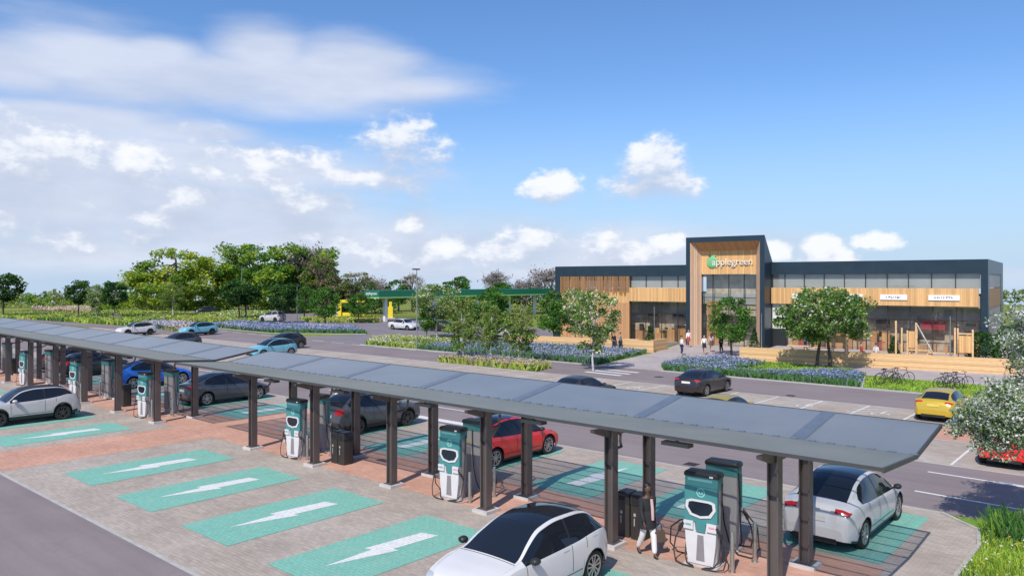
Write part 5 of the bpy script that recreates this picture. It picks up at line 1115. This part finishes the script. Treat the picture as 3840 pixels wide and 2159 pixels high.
flower_bed(1, [(-56.5, 50.6), (-35.2, 50.6), (-37.2, 60.8), (-37.6, 62.4), (-52, 60.0), (-57, 58.8)], 9500, 0.42, ['stem_green', 'stem_grey', 'stem_green'], BLUE, 'lavender_bed', 0.62, edge=((-56, 50.6), (-35.2, 50.6)))
flower_bed(2, [(-29.0, 50.6), (-24.3, 50.6), (-25.3, 54.5), (-24.6, 58.6), (-29.0, 60.4), (-31.0, 57.0), (-30.6, 53.0)], 4600, 0.42, ['stem_green', 'stem_grey'], BLUE, 'lavender_bed', 0.62, edge=((-29, 50.6), (-24, 50.6)))
flower_bed(3, [(-24.2, 50.6), (-15.2, 50.6), (-16.5, 55.6), (-18.2, 56.6), (-20.5, 53.6), (-24.6, 52.6)], 2700, 0.40, ['stem_grey', 'stem_green', 'stem_grey'], ['flower_lilac', 'stem_grey', 'flower_blue'], 'lavender_bed', 0.5, edge=((-22, 50.6), (-15, 50.6)))
flower_bed(4, [(-66.0, 52.6), (-64.6, 50.6), (-56.6, 50.6), (-57.2, 58.8), (-69.4, 58.4), (-68.5, 55.0)], 5000, 0.5, ['stem_green', 'grass_bright', 'grass_dry'], ['flower_yellow', 'flower_white', 'flower_cream', 'flower_lilac'], 'mixed_flower_bed', 0.35)
flower_bed(5, [(-77.6, 61.2), (-87.6, 54.3), (-108.5, 55.6), (-111, 62.5), (-90.0, 67.4)], 9500, 0.5, ['stem_green', 'stem_grey'], BLUE, 'lavender_bed', 0.75, edge=((-77.6, 61.2), (-87.6, 54.3)), size=0.2, w=0.24)
flower_bed(6, [(-46.5, 43.9), (-36.0, 44.0), (-36.6, 46.6), (-46, 46.8)], 2400, 0.5, ['stem_green', 'grass_bright', 'grass_dry'], ['flower_yellow', 'flower_cream', 'flower_pink', 'flower_lilac'], 'mixed_flower_bed', 0.5)
flower_bed(7, [(-166, 44.0), (-100, 50.8), (-108, 55), (-126, 58), (-140, 66), (-150, 78), (-205, 66)], 17000, 0.55, ['grass_bright', 'grass_dry', 'stem_green', 'grass_bright'], ['flower_cream', 'flower_yellow', 'flower_pink'], 'meadow_grass', 0.035, 0.09, size=0.3, w=0.5)
flower_bed(8, [(-118, 50.2), (-99, 47.0), (-95.5, 48.6), (-100, 51.6), (-116, 55.5)], 2600, 0.6, ['grass_dry', 'stem_grey'], ['flower_pink', 'flower_cream', 'flower_pale'], 'mixed_flower_bed', 0.55, 0.2, size=0.35, w=0.4)
flower_bed(9, [(-140, 66), (-126, 58.5), (-112, 64), (-116, 72), (-142, 90), (-170, 80)], 8000, 0.5, ['grass_bright', 'grass_dry', 'grass_blade'], ['flower_yellow', 'flower_white'], 'meadow_grass', 0.06, 0.1, size=0.3, w=0.5)
flower_bed(10, [(-118, 78), (-104, 71), (-98, 80), (-112, 90)], 2600, 0.5, ['grass_bright', 'grass_dry', 'stem_green'], ['flower_yellow', 'flower_cream'], 'meadow_grass', 0.12, 0.1, size=0.3, w=0.4)
flower_bed(11, [(-198, 60), (-178, 55), (-166, 60), (-176, 68), (-194, 71)], 2600, 0.8, ['grass_dry', 'grass_dry'], ['flower_cream', 'flower_pink', 'flower_cream'], 'pampas_planting', 0.7, 0.2, size=0.4, w=0.45)
# lawns
sheet('lawn', [(-15.0, 50.55), (4, 50.55), (4, 56.0), (-16.6, 57.3)], 0.016, 'lawn'); sheet('lawn', [(-25.2, 52.4), (-20.3, 53.4), (-18.2, 56.7), (-16.7, 57.5), (-19, 60.9), (-24.5, 61.6), (-29, 61.3), (-24.8, 58.6)], 0.016, 'lawn')
def turf(seed, poly, n, h, mats, w, name='grass'):
    rng = np.random.default_rng(seed); xy = scatter(rng, poly, n); hh = h*rng.uniform(0.5, 1.3, n); f = np.sin(xy[:, 0]*2.1+seed)*np.sin(xy[:, 1]*1.7)+rng.normal(size=n)*0.5
    mi = ((f+1.5)/3*len(mats)).astype(int).clip(0, len(mats)-1); o = quads(name, bladequads(rng, xy, 0.0, hh, w, 0.35), mats, mi); o['kind'] = 'stuff'; return o
turf(1, [(-15.0, 50.6), (4, 50.6), (4, 55.9), (-16.5, 57.2)], 8000, 0.12, ['grass_blade', 'grass_bright', 'stem_green'], 0.07)
turf(2, [(-25.2, 52.4), (-20.3, 53.4), (-18.2, 56.7), (-16.7, 57.4), (-19, 60.8), (-24.5, 61.4), (-29, 61.1), (-24.8, 58.6)], 7000, 0.16, ['grass_blade', 'grass_bright', 'stem_green'], 0.08)
POLY_N = [(-3.72, 17.2), (-3.72, 22.3), (-4.0, 23.7), (-3.9, 24.4), (-0.6, 24.75), (0.8, 20), (-0.5, 16.5)]
sheet('verge', [(-3.77, 8.6), (-3.77, 22.4), (-4.03, 23.8), (-4.9, 24.86), (30, 24.86), (30, 8.5)], 0.012, 'lawn')
turf(3, POLY_N, 17000, 0.20, ['grass_bright', 'grass_blade', 'grass_bright', 'stem_green'], 0.028)
turf(4, [(-3.75, 23.2), (-4.0, 23.9), (-3.6, 24.7), (-0.5, 24.8), (-0.5, 22.8), (-2.6, 22.6)], 2600, 0.50, ['stem_green', 'stem_green', 'grass_blade'], 0.05)
rng = np.random.default_rng(77); xy = scatter(rng, POLY_N, 420); P = np.concatenate([xy, rng.uniform(0.16, 0.30, (420, 1))], 1); P = np.repeat(P, 3, 0)+rng.normal(size=(1260, 3))*0.022
o = quads('wild_flowers', leafquads(rng, P, 0.055, up=0.8), ['flower_yellow', 'flower_white', 'flower_cream'], np.repeat(rng.integers(0, 3, 420), 3)); o['kind'] = 'stuff'
o = quads('flower_stalks', bladequads(rng, xy, 0.0, np.full(420, 0.22), 0.012, 0.02), ['grass_blade'], np.zeros(420)); o['kind'] = 'stuff'
def shrub(seed, label, x, y, z, h, r, mats, n=900, size=0.16, cone=False, name='shrub', pot=True):
    rng = np.random.default_rng(seed); t = thing(name, label, 'shrub', (x, y, z)); k = rng.uniform(0, 1, n); a = rng.uniform(0, 2*PI, n); q = rng.uniform(0.3, 1, n)**0.5
    rad = r*(np.clip(1.02-k, 0, 1)**0.75 if cone else np.sqrt(np.clip(1-(2*k-1)**2, 0, 1))); b0 = 0.25 if pot else 0.0; lump = 1+0.18*np.sin(a*3+k*9)
    P = np.stack([np.cos(a)*rad*q*lump, np.sin(a)*rad*q*lump, b0+k*(h-b0)], 1); quads('foliage', leafquads(rng, P, size), mats, rng.integers(0, len(mats), n), t)
    b = MB(); b.tube([(0, 0, 0), (0, 0, h*0.6)], 0.03, 5); b.build('stem', 'bark', t)
    if pot: b = MB(); b.lathe([(0, 0), (r*0.55, 0), (r*0.7, 0.34), (r*0.6, 0.34), (0, 0.32)], 'z', 14); b.build('pot', 'charger_panel', t)
    return t
shrub(1, 'clipped dark conifer behind the long terrace wall, beside the seated person in white', -17.0, 65.3, 0.36, 2.0, 0.55, ['leaf_dark', 'leaf_deep'], 1100, 0.15, True)
shrub(2, 'clipped dark conifer on the left terrace beside the entrance', -39.2, 65.6, 0.0, 2.3, 0.6, ['leaf_dark', 'leaf_deep'], 1100, 0.16, True)
shrub(3, 'broad dark evergreen bush at the right end of the terrace wall', -11.3, 67.3, 0.36, 2.5, 1.25, ['leaf_dark', 'leaf_deep'], 2200, 0.2, False, pot=False)
shrub(4, 'dark evergreen bush against the right corner column', -10.0, 69.5, 0.36, 2.9, 1.0, ['leaf_dark', 'leaf_deep'], 1600, 0.2, False, pot=False)
shrub(5, 'dark conifer at the right jamb of the tall entrance', -31.2, 71.6, 0.0, 2.2, 0.55, ['leaf_dark', 'leaf_deep'], 900, 0.16, True)
# ------------------------------------------------------------------ people
def skin(name, nodes_, edges, mat, parent, root=0, sub=1):
    me = bpy.data.meshes.new(name); me.from_pydata([n[0] for n in nodes_], edges, []); o = bpy.data.objects.new(name, me); C.objects.link(o)
    o.modifiers.new('s', 'SKIN'); o.modifiers.new('d', 'SUBSURF').levels = sub; o.modifiers['d'].render_levels = sub
    for i, n in enumerate(nodes_):
        d = me.skin_vertices[0].data[i]; r = n[1]; d.radius = (r, r) if not hasattr(r, '__len__') else r; d.use_root = (i == root)
    bpy.context.view_layer.update(); ev = o.evaluated_get(bpy.context.evaluated_depsgraph_get())
    m2 = bpy.data.meshes.new_from_object(ev); m2.name = name; bpy.data.objects.remove(o)
    m2.materials.clear(); m2.materials.append(M[mat]); m2.polygons.foreach_set('use_smooth', [True]*len(m2.polygons))
    o = bpy.data.objects.new(name, m2); C.objects.link(o); o.parent = parent; return o
def figure(pose, label, skin_m='skin_light', top='cloth_white', legs='cloth_navy', hair='hair_brown', long_hair=False, skirt=False, shoes='cloth_black', fingers=True, coat=False):
    t = thing('person', label, 'person')
    sit = pose == 'sit'; st = 0.20 if pose == 'walk' else 0.03
    pz = 0.50 if sit else 0.93; dz = pz-0.93; ns, ed, ix = [], [], {}
    def add(k, p, r, par=None):
        ix[k] = len(ns); ns.append((p, r))
        if par: ed.append((ix[par], ix[k]))
    add('pelvis', (0, 0, pz), (0.135, 0.10)); add('waist', (0, 0.0, 1.08+dz), (0.115, 0.09), 'pelvis'); add('chest', (0, 0, 1.28+dz), (0.145, 0.105), 'waist'); add('collar', (0, 0.005, 1.42+dz), (0.085, 0.07), 'chest')
    add('neck', (0, 0, 1.49+dz), 0.05, 'collar'); add('jaw', (0, -0.018, 1.555+dz), 0.066, 'neck'); add('face', (0, -0.012, 1.63+dz), (0.076, 0.092), 'jaw'); add('skull', (0, 0.005, 1.70+dz), (0.075, 0.09), 'face'); add('crown', (0, 0.008, 1.755+dz), 0.05, 'skull')
    arm = {1: (0.03, -0.10) if pose != 'walk' else (0.10, 0.16), -1: (0.03, -0.10) if pose != 'walk' else (-0.06, -0.24)}
    for s in (1, -1):
        n = 'r' if s > 0 else 'l'; e, w = arm[s]
        add('sh'+n, (s*0.165, 0.005, 1.405+dz), 0.058, 'collar'); add('el'+n, (s*0.215, e, 1.13+dz), 0.040, 'sh'+n); add('wr'+n, (s*0.215, (e+w)/2-0.05 if not sit else -0.22, 0.90+dz if not sit else 1.02+dz), 0.027, 'el'+n)
        p = Vector(ns[ix['wr'+n]][0]); d = Vector((0, -0.25, -1)).normalized() if not sit else Vector((0, -1, -0.1)).normalized()
        add('pa'+n, tuple(p+d*0.07), (0.030, 0.018), 'wr'+n)
        if fingers:
            for q, (lx, ln) in enumerate(((-0.024, 0.085), (-0.008, 0.095), (0.008, 0.09), (0.023, 0.072))):
                b0 = p+d*0.075+Vector((0, lx, 0)); add('f%d%s' % (q, n), tuple(b0+d*ln*0.5), 0.0095, 'pa'+n); add('g%d%s' % (q, n), tuple(b0+d*ln+Vector((-s*0.014, 0, 0))), 0.0075, 'f%d%s' % (q, n))
            add('t'+n, tuple(p+d*0.055+Vector((-s*0.012, -0.036, 0))), 0.0095, 'pa'+n); add('u'+n, tuple(p+d*0.095+Vector((-s*0.02, -0.05, 0))), 0.0075, 't'+n)
        g = s*st
        add('hi'+n, (s*0.085, 0, pz-0.03), 0.092, 'pelvis')
        if sit: add('kn'+n, (s*0.11, -0.42, pz-0.02), 0.062, 'hi'+n); add('an'+n, (s*0.11, -0.44, 0.08), 0.038, 'kn'+n)
        else: add('kn'+n, (s*0.09, -g*0.55-0.03, 0.50), 0.062, 'hi'+n); add('an'+n, (s*0.09, -g+0.02 if g > 0 else -g+0.10, 0.085 if g > 0 else 0.14), 0.038, 'kn'+n)
        a = Vector(ns[ix['an'+n]][0]); add('to'+n, (a.x*1.1, a.y-0.13, 0.03 if g > 0 or sit else 0.05), 0.030, 'an'+n)
    add('nose', (0, -0.118, 1.63+dz), 0.013, 'face'); add('ear1', (0.083, 0.0, 1.63+dz), 0.017, 'face'); add('ear2', (-0.083, 0.0, 1.63+dz), 0.017, 'face')
    skin('body', ns, ed, skin_m, t)
    def sub(name, keys, grow, mat, root):
        k2 = [k for k in keys]; id_ = {k: i for i, k in enumerate(k2)}; nn = []
        for k in k2:
            p, r = ns[ix[k]]; g = grow.get(k, 0.014) if isinstance(grow, dict) else grow
            nn.append((p, tuple(q+g for q in r) if hasattr(r, '__len__') else r+g))
        inv = {v: k for k, v in ix.items()}; ee = [(id_[inv[a]], id_[inv[b]]) for a, b in ed if inv[a] in id_ and inv[b] in id_]
        return skin(name, nn, ee, mat, t, id_[root])
    sub('top', ['pelvis', 'waist', 'chest', 'collar', 'shr', 'elr', 'wrr', 'shl', 'ell', 'wrl'], 0.022 if coat else 0.013, top, 'chest')
    if coat:
        b = MB(); g = []
        for z, rx, ry in ((1.14, .14, .115), (1.02, .185, .15), (0.90, .222, .17), (0.80, .225, .185), (0.70, .225, .195)): g.append([(rx*math.cos(2*PI*k/18), ry*math.sin(2*PI*k/18)+0.01, z) for k in range(18)])
        b.grid(g, closed=True); b.build('coat_skirt', top, t, True)
    if skirt:
        b = MB(); b.lathe([(0.12, 1.06+dz), (0.16, 0.92+dz), (0.20, 0.62), (0.0, 0.63)], 'z', 16); b.build('skirt', legs, t, True)
    else:
        tr = sub('trousers', ['pelvis', 'hir', 'knr', 'anr', 'hil', 'knl', 'anl'], {'anr': 0.032, 'anl': 0.032, 'knr': 0.018, 'knl': 0.018}, legs, 'pelvis')
        if coat:
            bm = bmesh.new(); bm.from_mesh(tr.data); bmesh.ops.delete(bm, geom=[v for v in bm.verts if v.co.z > 0.80], context='VERTS'); bm.to_mesh(tr.data); bm.free()
    for n in ('r', 'l'):
        a = Vector(ns[ix['an'+n]][0]); to = Vector(ns[ix['to'+n]][0]); skin('shoe', [(tuple(a+Vector((0, 0.035, -0.045))), 0.036), (tuple(a.lerp(to, 0.5)+Vector((0, 0, -0.012))), 0.042), (tuple(to), 0.036)], [(0, 1), (1, 2)], shoes, t)
    hn = [((0, -0.005, 1.79+dz), (0.075, 0.075)), ((0, 0.022, 1.73+dz), (0.105, 0.115)), ((0, 0.055, 1.64+dz), (0.112, 0.085))]
    if long_hair: hn += [((0, 0.065, 1.53+dz), (0.115, 0.075)), ((0, 0.085, 1.40+dz), (0.095, 0.055)), ((0, 0.095, 1.28+dz), 0.04)]
    skin('hair', hn, [(i, i+1) for i in range(len(hn)-1)], hair, t)
    b = MB()
    for s in (1, -1): b.box((s*0.032-0.013, -0.108, 1.645+dz), (s*0.032+0.013, -0.098, 1.657+dz))
    b.box((-0.022, -0.092, 1.572+dz), (0.022, -0.082, 1.580+dz)); b.build('eyes_and_mouth', 'hair_black', t)
    return t
w0 = figure('walk', 'woman with long dark hair striding in white trousers and dark jacket beside the nearest charger', 'skin_dark', 'cloth_black', 'cloth_white', 'hair_black', True, coat=True)
w0.location = (-9.78, 16.25, 0.012); w0.rotation_euler = (0, 0, R(62))
# scarf and bag
b = MB(); b.tube([(0.03, -0.13, 1.42), (0.04, -0.16, 1.2), (0.05, -0.16, 0.92)], [0.035, 0.04, 0.035], 8); b.build('scarf', 'cloth_pink', w0, True)
hb = thing('handbag', 'brown handbag held by the woman walking beside the nearest charger', 'bag', (-9.56, 16.40, 0.38), R(62))
b = MB(); b.prism([(-0.17, 0.0), (0.17, 0.0), (0.14, 0.26), (-0.14, 0.26)], -0.06, 0.06); b.build('bag_body', 'cloth_brown', hb)
b = MB(); b.tube([(-0.1, 0, 0.26), (-0.06, 0, 0.42), (0, 0, 0.47), (0.06, 0, 0.42), (0.1, 0, 0.26)], 0.012, 6); b.build('handle', 'black_plastic', hb)
p1 = figure('walk', 'person in a white top and dark skirt walking up the path to the entrance', 'skin_light', 'cloth_white', 'cloth_black', 'hair_brown', True, True, fingers=False)
p1.location = (-32.8, 64.4, 0.01); p1.rotation_euler = (0, 0, R(20))
p2 = figure('stand', 'person in black clothes standing by the left terrace wall', 'skin_light', 'cloth_black', 'cloth_navy', 'hair_black', False, fingers=False)
p2.location = (-40.85, 61.7, 0.04); p2.rotation_euler = (0, 0, R(60))
p3 = figure('sit', 'person in a white shirt seated on the terrace beside the clipped conifer', 'skin_light', 'cloth_white', 'cloth_brown', 'hair_brown', False, fingers=False)
p3.location = (-18.55, 66.1, 0.36); p3.rotation_euler = (0, 0, R(170))
def other_p(src, x, y, z, rz, label, table): o = dup(src, (x, y, z), R(rz), label); recolour(o, table); return o
other_p(p2, -40.25, 61.85, 0.04, -80, 'person in pale grey top and dark trousers facing the one in black', {'cloth_black': 'cloth_grey'})
other_p(p2, -33.95, 62.3, 0.01, 150, 'person in white top and dark trousers at the near left edge of the entrance path', {'cloth_black': 'cloth_white'})
other_p(p1, -33.5, 67.2, 0.01, 200, 'person in pinkish top close to the tower tree by the entrance', {'cloth_white': 'cloth_pink', 'cloth_black': 'cloth_brown'})
other_p(p2, -32.6, 67.4, 0.01, 250, 'person in black beside the one in pink at the entrance', {'cloth_navy': 'cloth_black'})
other_p(p1, -29.75, 21.75, 0.012, 95, 'person in a white top with dark hair standing behind the dark grey crossover', {'hair_brown': 'hair_black'})
other_p(p3, -19.7, 66.2, 0.36, 120, 'person in red seated on the terrace left of the one in white', {'cloth_white': 'cloth_red', 'cloth_brown': 'cloth_red'})
other_p(p2, -25.6, 69.8, 0.36, 180, 'person in blue standing at the left end of the right terrace', {'cloth_black': 'cloth_navy'})
other_p(p1, -37.6, 70.4, 0.01, 30, 'person in white top and dark red skirt at the end of the left terrace', {'cloth_black': 'cloth_red'})

# ------------------------------------------------------------------ terrace furniture, frames, lamps, bicycles
def stool(x, y, z, label):
    t = thing('bench', label, 'bench', (x, y, z), R(5)); b = MB(); b.box((-0.5, -0.2, 0.41), (0.5, 0.2, 0.46)); b.build('seat', 'timber_post', t)
    b = MB(); b.box((-0.45, -0.16, 0), (-0.38, 0.16, 0.409)); b.box((0.38, -0.16, 0), (0.45, 0.16, 0.409)); b.build('legs', 'mullion', t)
stool(-18.55, 66.12, 0.36, 'bench under the person in a white shirt on the terrace'); stool(-19.72, 66.22, 0.36, 'bench under the person in red on the terrace')
def picnic(label):
    t = thing('picnic_table', label, 'table'); b = MB(); b.box((-0.9, -0.38, 0.71), (0.9, 0.38, 0.76)); b.build('table_top', 'timber_post', t)
    for s in (-1, 1):
        b = MB(); b.box((-0.9, s*0.72-0.14, 0.42), (0.9, s*0.72+0.14, 0.46)); b.build('bench', 'timber_post', t)
    b = MB()
    for x in (-0.65, 0.65):
        b.box((x-0.03, -0.8, 0.34), (x+0.03, 0.8, 0.415)); b.tube([(x, -0.55, 0), (x, -0.2, 0.70)], 0.04, 5); b.tube([(x, 0.55, 0), (x, 0.2, 0.70)], 0.04, 5)
    b.build('frame', 'timber_post', t); return t
pt = picnic('timber picnic table between the two timber frame screens on the terrace'); pt.location = (-14.1, 67.2, 0.355); pt['group'] = 'picnic tables'; pt.rotation_euler = (0, 0, R(5))
for x, y, z, l in ((-22.6, 66.0, 0.355, 'timber picnic table behind the large spreading tree'), (-16.0, 68.8, 0.355, 'timber picnic table behind the left timber frame screen'), (-25.0, 66.6, 0.355, 'timber picnic table at the left end of the right terrace'), (-45.0, 65.4, 0.0, 'timber picnic table on the left terrace by the wall'), (-42.4, 67.4, 0.0, 'timber picnic table on the left terrace near the glazing')):
    dup(pt, (x, y, z), R(5), l, 'picnic tables')
def frame_screen(label, x, y, posts, panel, z1, rail=True, slant=False):
    t = thing('timber_frame_screen', label, 'timber frame', (x, y, 0.355), R(7))
    for px, py, h in posts:
        b = MB(); b.box((px-0.06, py-0.06, 0), (px+0.06, py+0.06, h)); b.build('post', 'timber_post', t)
    b = MB(); b.box((panel[0], panel[1]-0.03, panel[2]), (panel[3], panel[1]+0.03, panel[4])); b.build('panel', 'timber_boards', t)
    if rail: b = MB(); b.box((panel[0], panel[1]-0.04, panel[4]+0.12), (panel[3], panel[1]+0.04, panel[4]+0.22)); b.build('rail', 'timber_post', t)
    if slant: b = MB(); b.tube([(1.45, -0.1, 3.05), (2.75, -0.2, 0.5)], 0.05, 6); b.build('slanting_pole', 'bark_pale', t)
    return t
frame_screen('timber frame with tall posts, boards and a slanting pole on the terrace', -16.75, 64.9, [(0, 0, 3.25), (0.35, 0.5, 2.7), (0.75, 0.5, 2.5), (1.4, 0.0, 3.15), (1.35, 0.9, 2.6)], (0.84, 0.5, 1.15, 1.34, 2.45), 3.2, False, True)
frame_screen('timber frame with board panel at the right end of the terrace', -12.75, 65.25, [(0, 0, 2.85), (0.15, 0.6, 2.8), (1.15, 0.0, 2.75)], (0.22, 0.03, 1.0, 1.07, 2.25), 2.6)
frame_screen('timber frame half hidden behind the large spreading tree', -21.9, 64.9, [(0, 0, 2.2), (1.3, 0.0, 2.1), (1.3, 0.9, 2.1)], (0.08, 0.03, 1.3, 1.22, 1.9), 2.2)
def lamp_post(x, y, z, h, label, head=True, r=0.07):
    t = thing('lamp_post', label, 'lamp post', (x, y, z)); b = MB(); b.lathe([(0, 0), (r*1.6, 0), (r*1.6, 0.5), (r, 0.52), (r*0.6, h), (0, h)], 'z', 10); b.build('pole', 'galvanised', t, True)
    b = MB()
    if head: b.box((-0.16, -0.45, h+0.002), (0.16, 0.30, h+0.13))
    else: b.lathe([(0, h+0.002), (r*1.2, h+0.002), (r*1.2, h+0.22), (0, h+0.24)], 'z', 10)
    b.build('lamp_head', 'mullion', t); return t
lamp_post(-123.8, 70.1, 0, 8.9, 'tall thin lamp post in front of the big yellow green trees')
lamp_post(-56.65, 49.55 + 1.2, 0, 7.8, 'tall lamp post by the mixed flower bed left of the building', r=0.062)
lamp_post(-113.5, 74.5, 0, 6.2, 'shorter thin lamp post left of the dark egg shaped tree')
lamp_post(-28.25, 66.4, 0.35, 3.5, 'thin pale pole at the right jamb of the entrance', False, 0.045)
lamp_post(-12.9, 64.4, 0, 4.1, 'thin pale pole in front of the right timber frame screen', False, 0.05)
lamp_post(-39.5, 66.9, 0, 4.2, 'thin pale pole behind the left clipped conifer', False, 0.05)
lamp_post(-28.4, 52.2, 0, 1.35, 'short slim bollard light at the corner of the right lavender bed', False, 0.05)
lamp_post(-41.3, 47.4, 0, 1.0, 'short pale post beside the airy young birch', False, 0.05)
def bicycle(label):
    t = thing('bicycle', label, 'bicycle'); rw = 0.34
    for x in (-0.52, 0.52):
        b = MB(); n = 22; ring = [(x+rw*math.cos(2*PI*k/n), 0, rw+0.02+rw*math.sin(2*PI*k/n)) for k in range(n+1)]; b.tube(ring, 0.022, 5, cap=False)
        for k in range(8): a = PI*k/8; b.tube([(x+rw*math.cos(a), 0, rw+0.02+rw*math.sin(a)), (x-rw*math.cos(a), 0, rw+0.02-rw*math.sin(a))], 0.003, 3)
        b.build('wheel', 'tyre', t, True)
    b = MB(); P_ = {'r': (-0.52, 0, 0.36), 'bb': (-0.08, 0, 0.30), 's': (-0.22, 0, 0.86), 'h': (0.36, 0, 0.84), 'h2': (0.40, 0, 0.70), 'f': (0.52, 0, 0.36), 's2': (-0.24, 0, 0.94), 'h3': (0.33, 0, 0.98)}
    for a, c in (('r', 'bb'), ('r', 's'), ('bb', 's'), ('bb', 'h2'), ('s', 'h'), ('h3', 'h2'), ('h2', 'f'), ('s', 's2')): b.tube([P_[a], P_[c]], 0.018, 6)
    b.build('frame', 'bin_brown', t, True)
    b = MB(); b.prism([(-0.38, 0.94), (-0.10, 0.95), (-0.12, 0.99), (-0.38, 1.0)], -0.06, 0.06); b.build('saddle', 'black_plastic', t)
    b = MB(); b.tube([(0.28, -0.28, 1.0), (0.36, -0.2, 1.0), (0.34, 0, 0.99), (0.36, 0.2, 1.0), (0.28, 0.28, 1.0)], 0.016, 6); b.build('handlebar', 'black_plastic', t); return t
bk = None
for x, y, h, l in ((-14.3, 53.35, 41, 'front bicycle of the left group on the lawn'), (-14.35, 53.95, 38, 'middle bicycle of the left group on the lawn'), (-13.9, 55.0, 35, 'rear bicycle of the left group on the lawn'), (-10.9, 53.4, 44, 'front bicycle of the right group beside the blossom tree'), (-10.8, 54.1, 40, 'middle bicycle of the right group beside the blossom tree'), (-10.5, 54.9, 36, 'rear bicycle of the right group beside the blossom tree')):
    if bk is None: bk = bicycle(l); o = bk; o.location = (x, y, 0.02); o.rotation_euler = (0, 0, R(h)); o['group'] = 'bicycles on the lawn'
    else: dup(bk, (x, y, 0.02), R(h), l, 'bicycles on the lawn')
for x, y, h, l in ((-14.3, 53.7, 41, 'steel hoop stand between the bicycles of the left group'), (-10.85, 53.75, 42, 'steel hoop stand between the bicycles of the right group')):
    b = MB(); b.tube([(-0.3, 0, 0), (-0.3, 0, 0.7), (-0.2, 0, 0.82), (0.2, 0, 0.82), (0.3, 0, 0.7), (0.3, 0, 0)], 0.025, 6); o = b.build('bicycle_stand', 'galvanised', None, True); o.location = (x, y, 0); o.rotation_euler = (0, 0, R(h)); tag(o, l, 'bicycle stand', 'bicycle stands')
# ------------------------------------------------------------------ fences at the far end of the car park
def rail_fence(p0, p1, h, label, pitch=2.2):
    d = Vector((p1[0]-p0[0], p1[1]-p0[1])); t = thing('fence', label, 'fence', (p0[0], p0[1], 0), math.atan2(d.y, d.x)); x = 0
    while x <= d.length: b = MB(); b.box((x-0.06, -0.06, 0), (x+0.06, 0.06, h)); b.build('post', 'bark_grey', t); x += pitch
    for z in (h*0.5, h*0.92): b = MB(); b.box((0, -0.085, z-0.06), (d.length, -0.062, z+0.06)); b.build('rail', 'bark_grey', t)
rail_fence((-150, 58.5), (-128, 51.5), 1.1, 'low rail fence in the meadow beyond the far canopy'); rail_fence((-172, 76), (-150, 92), 1.2, 'low fence below the big yellow green trees')
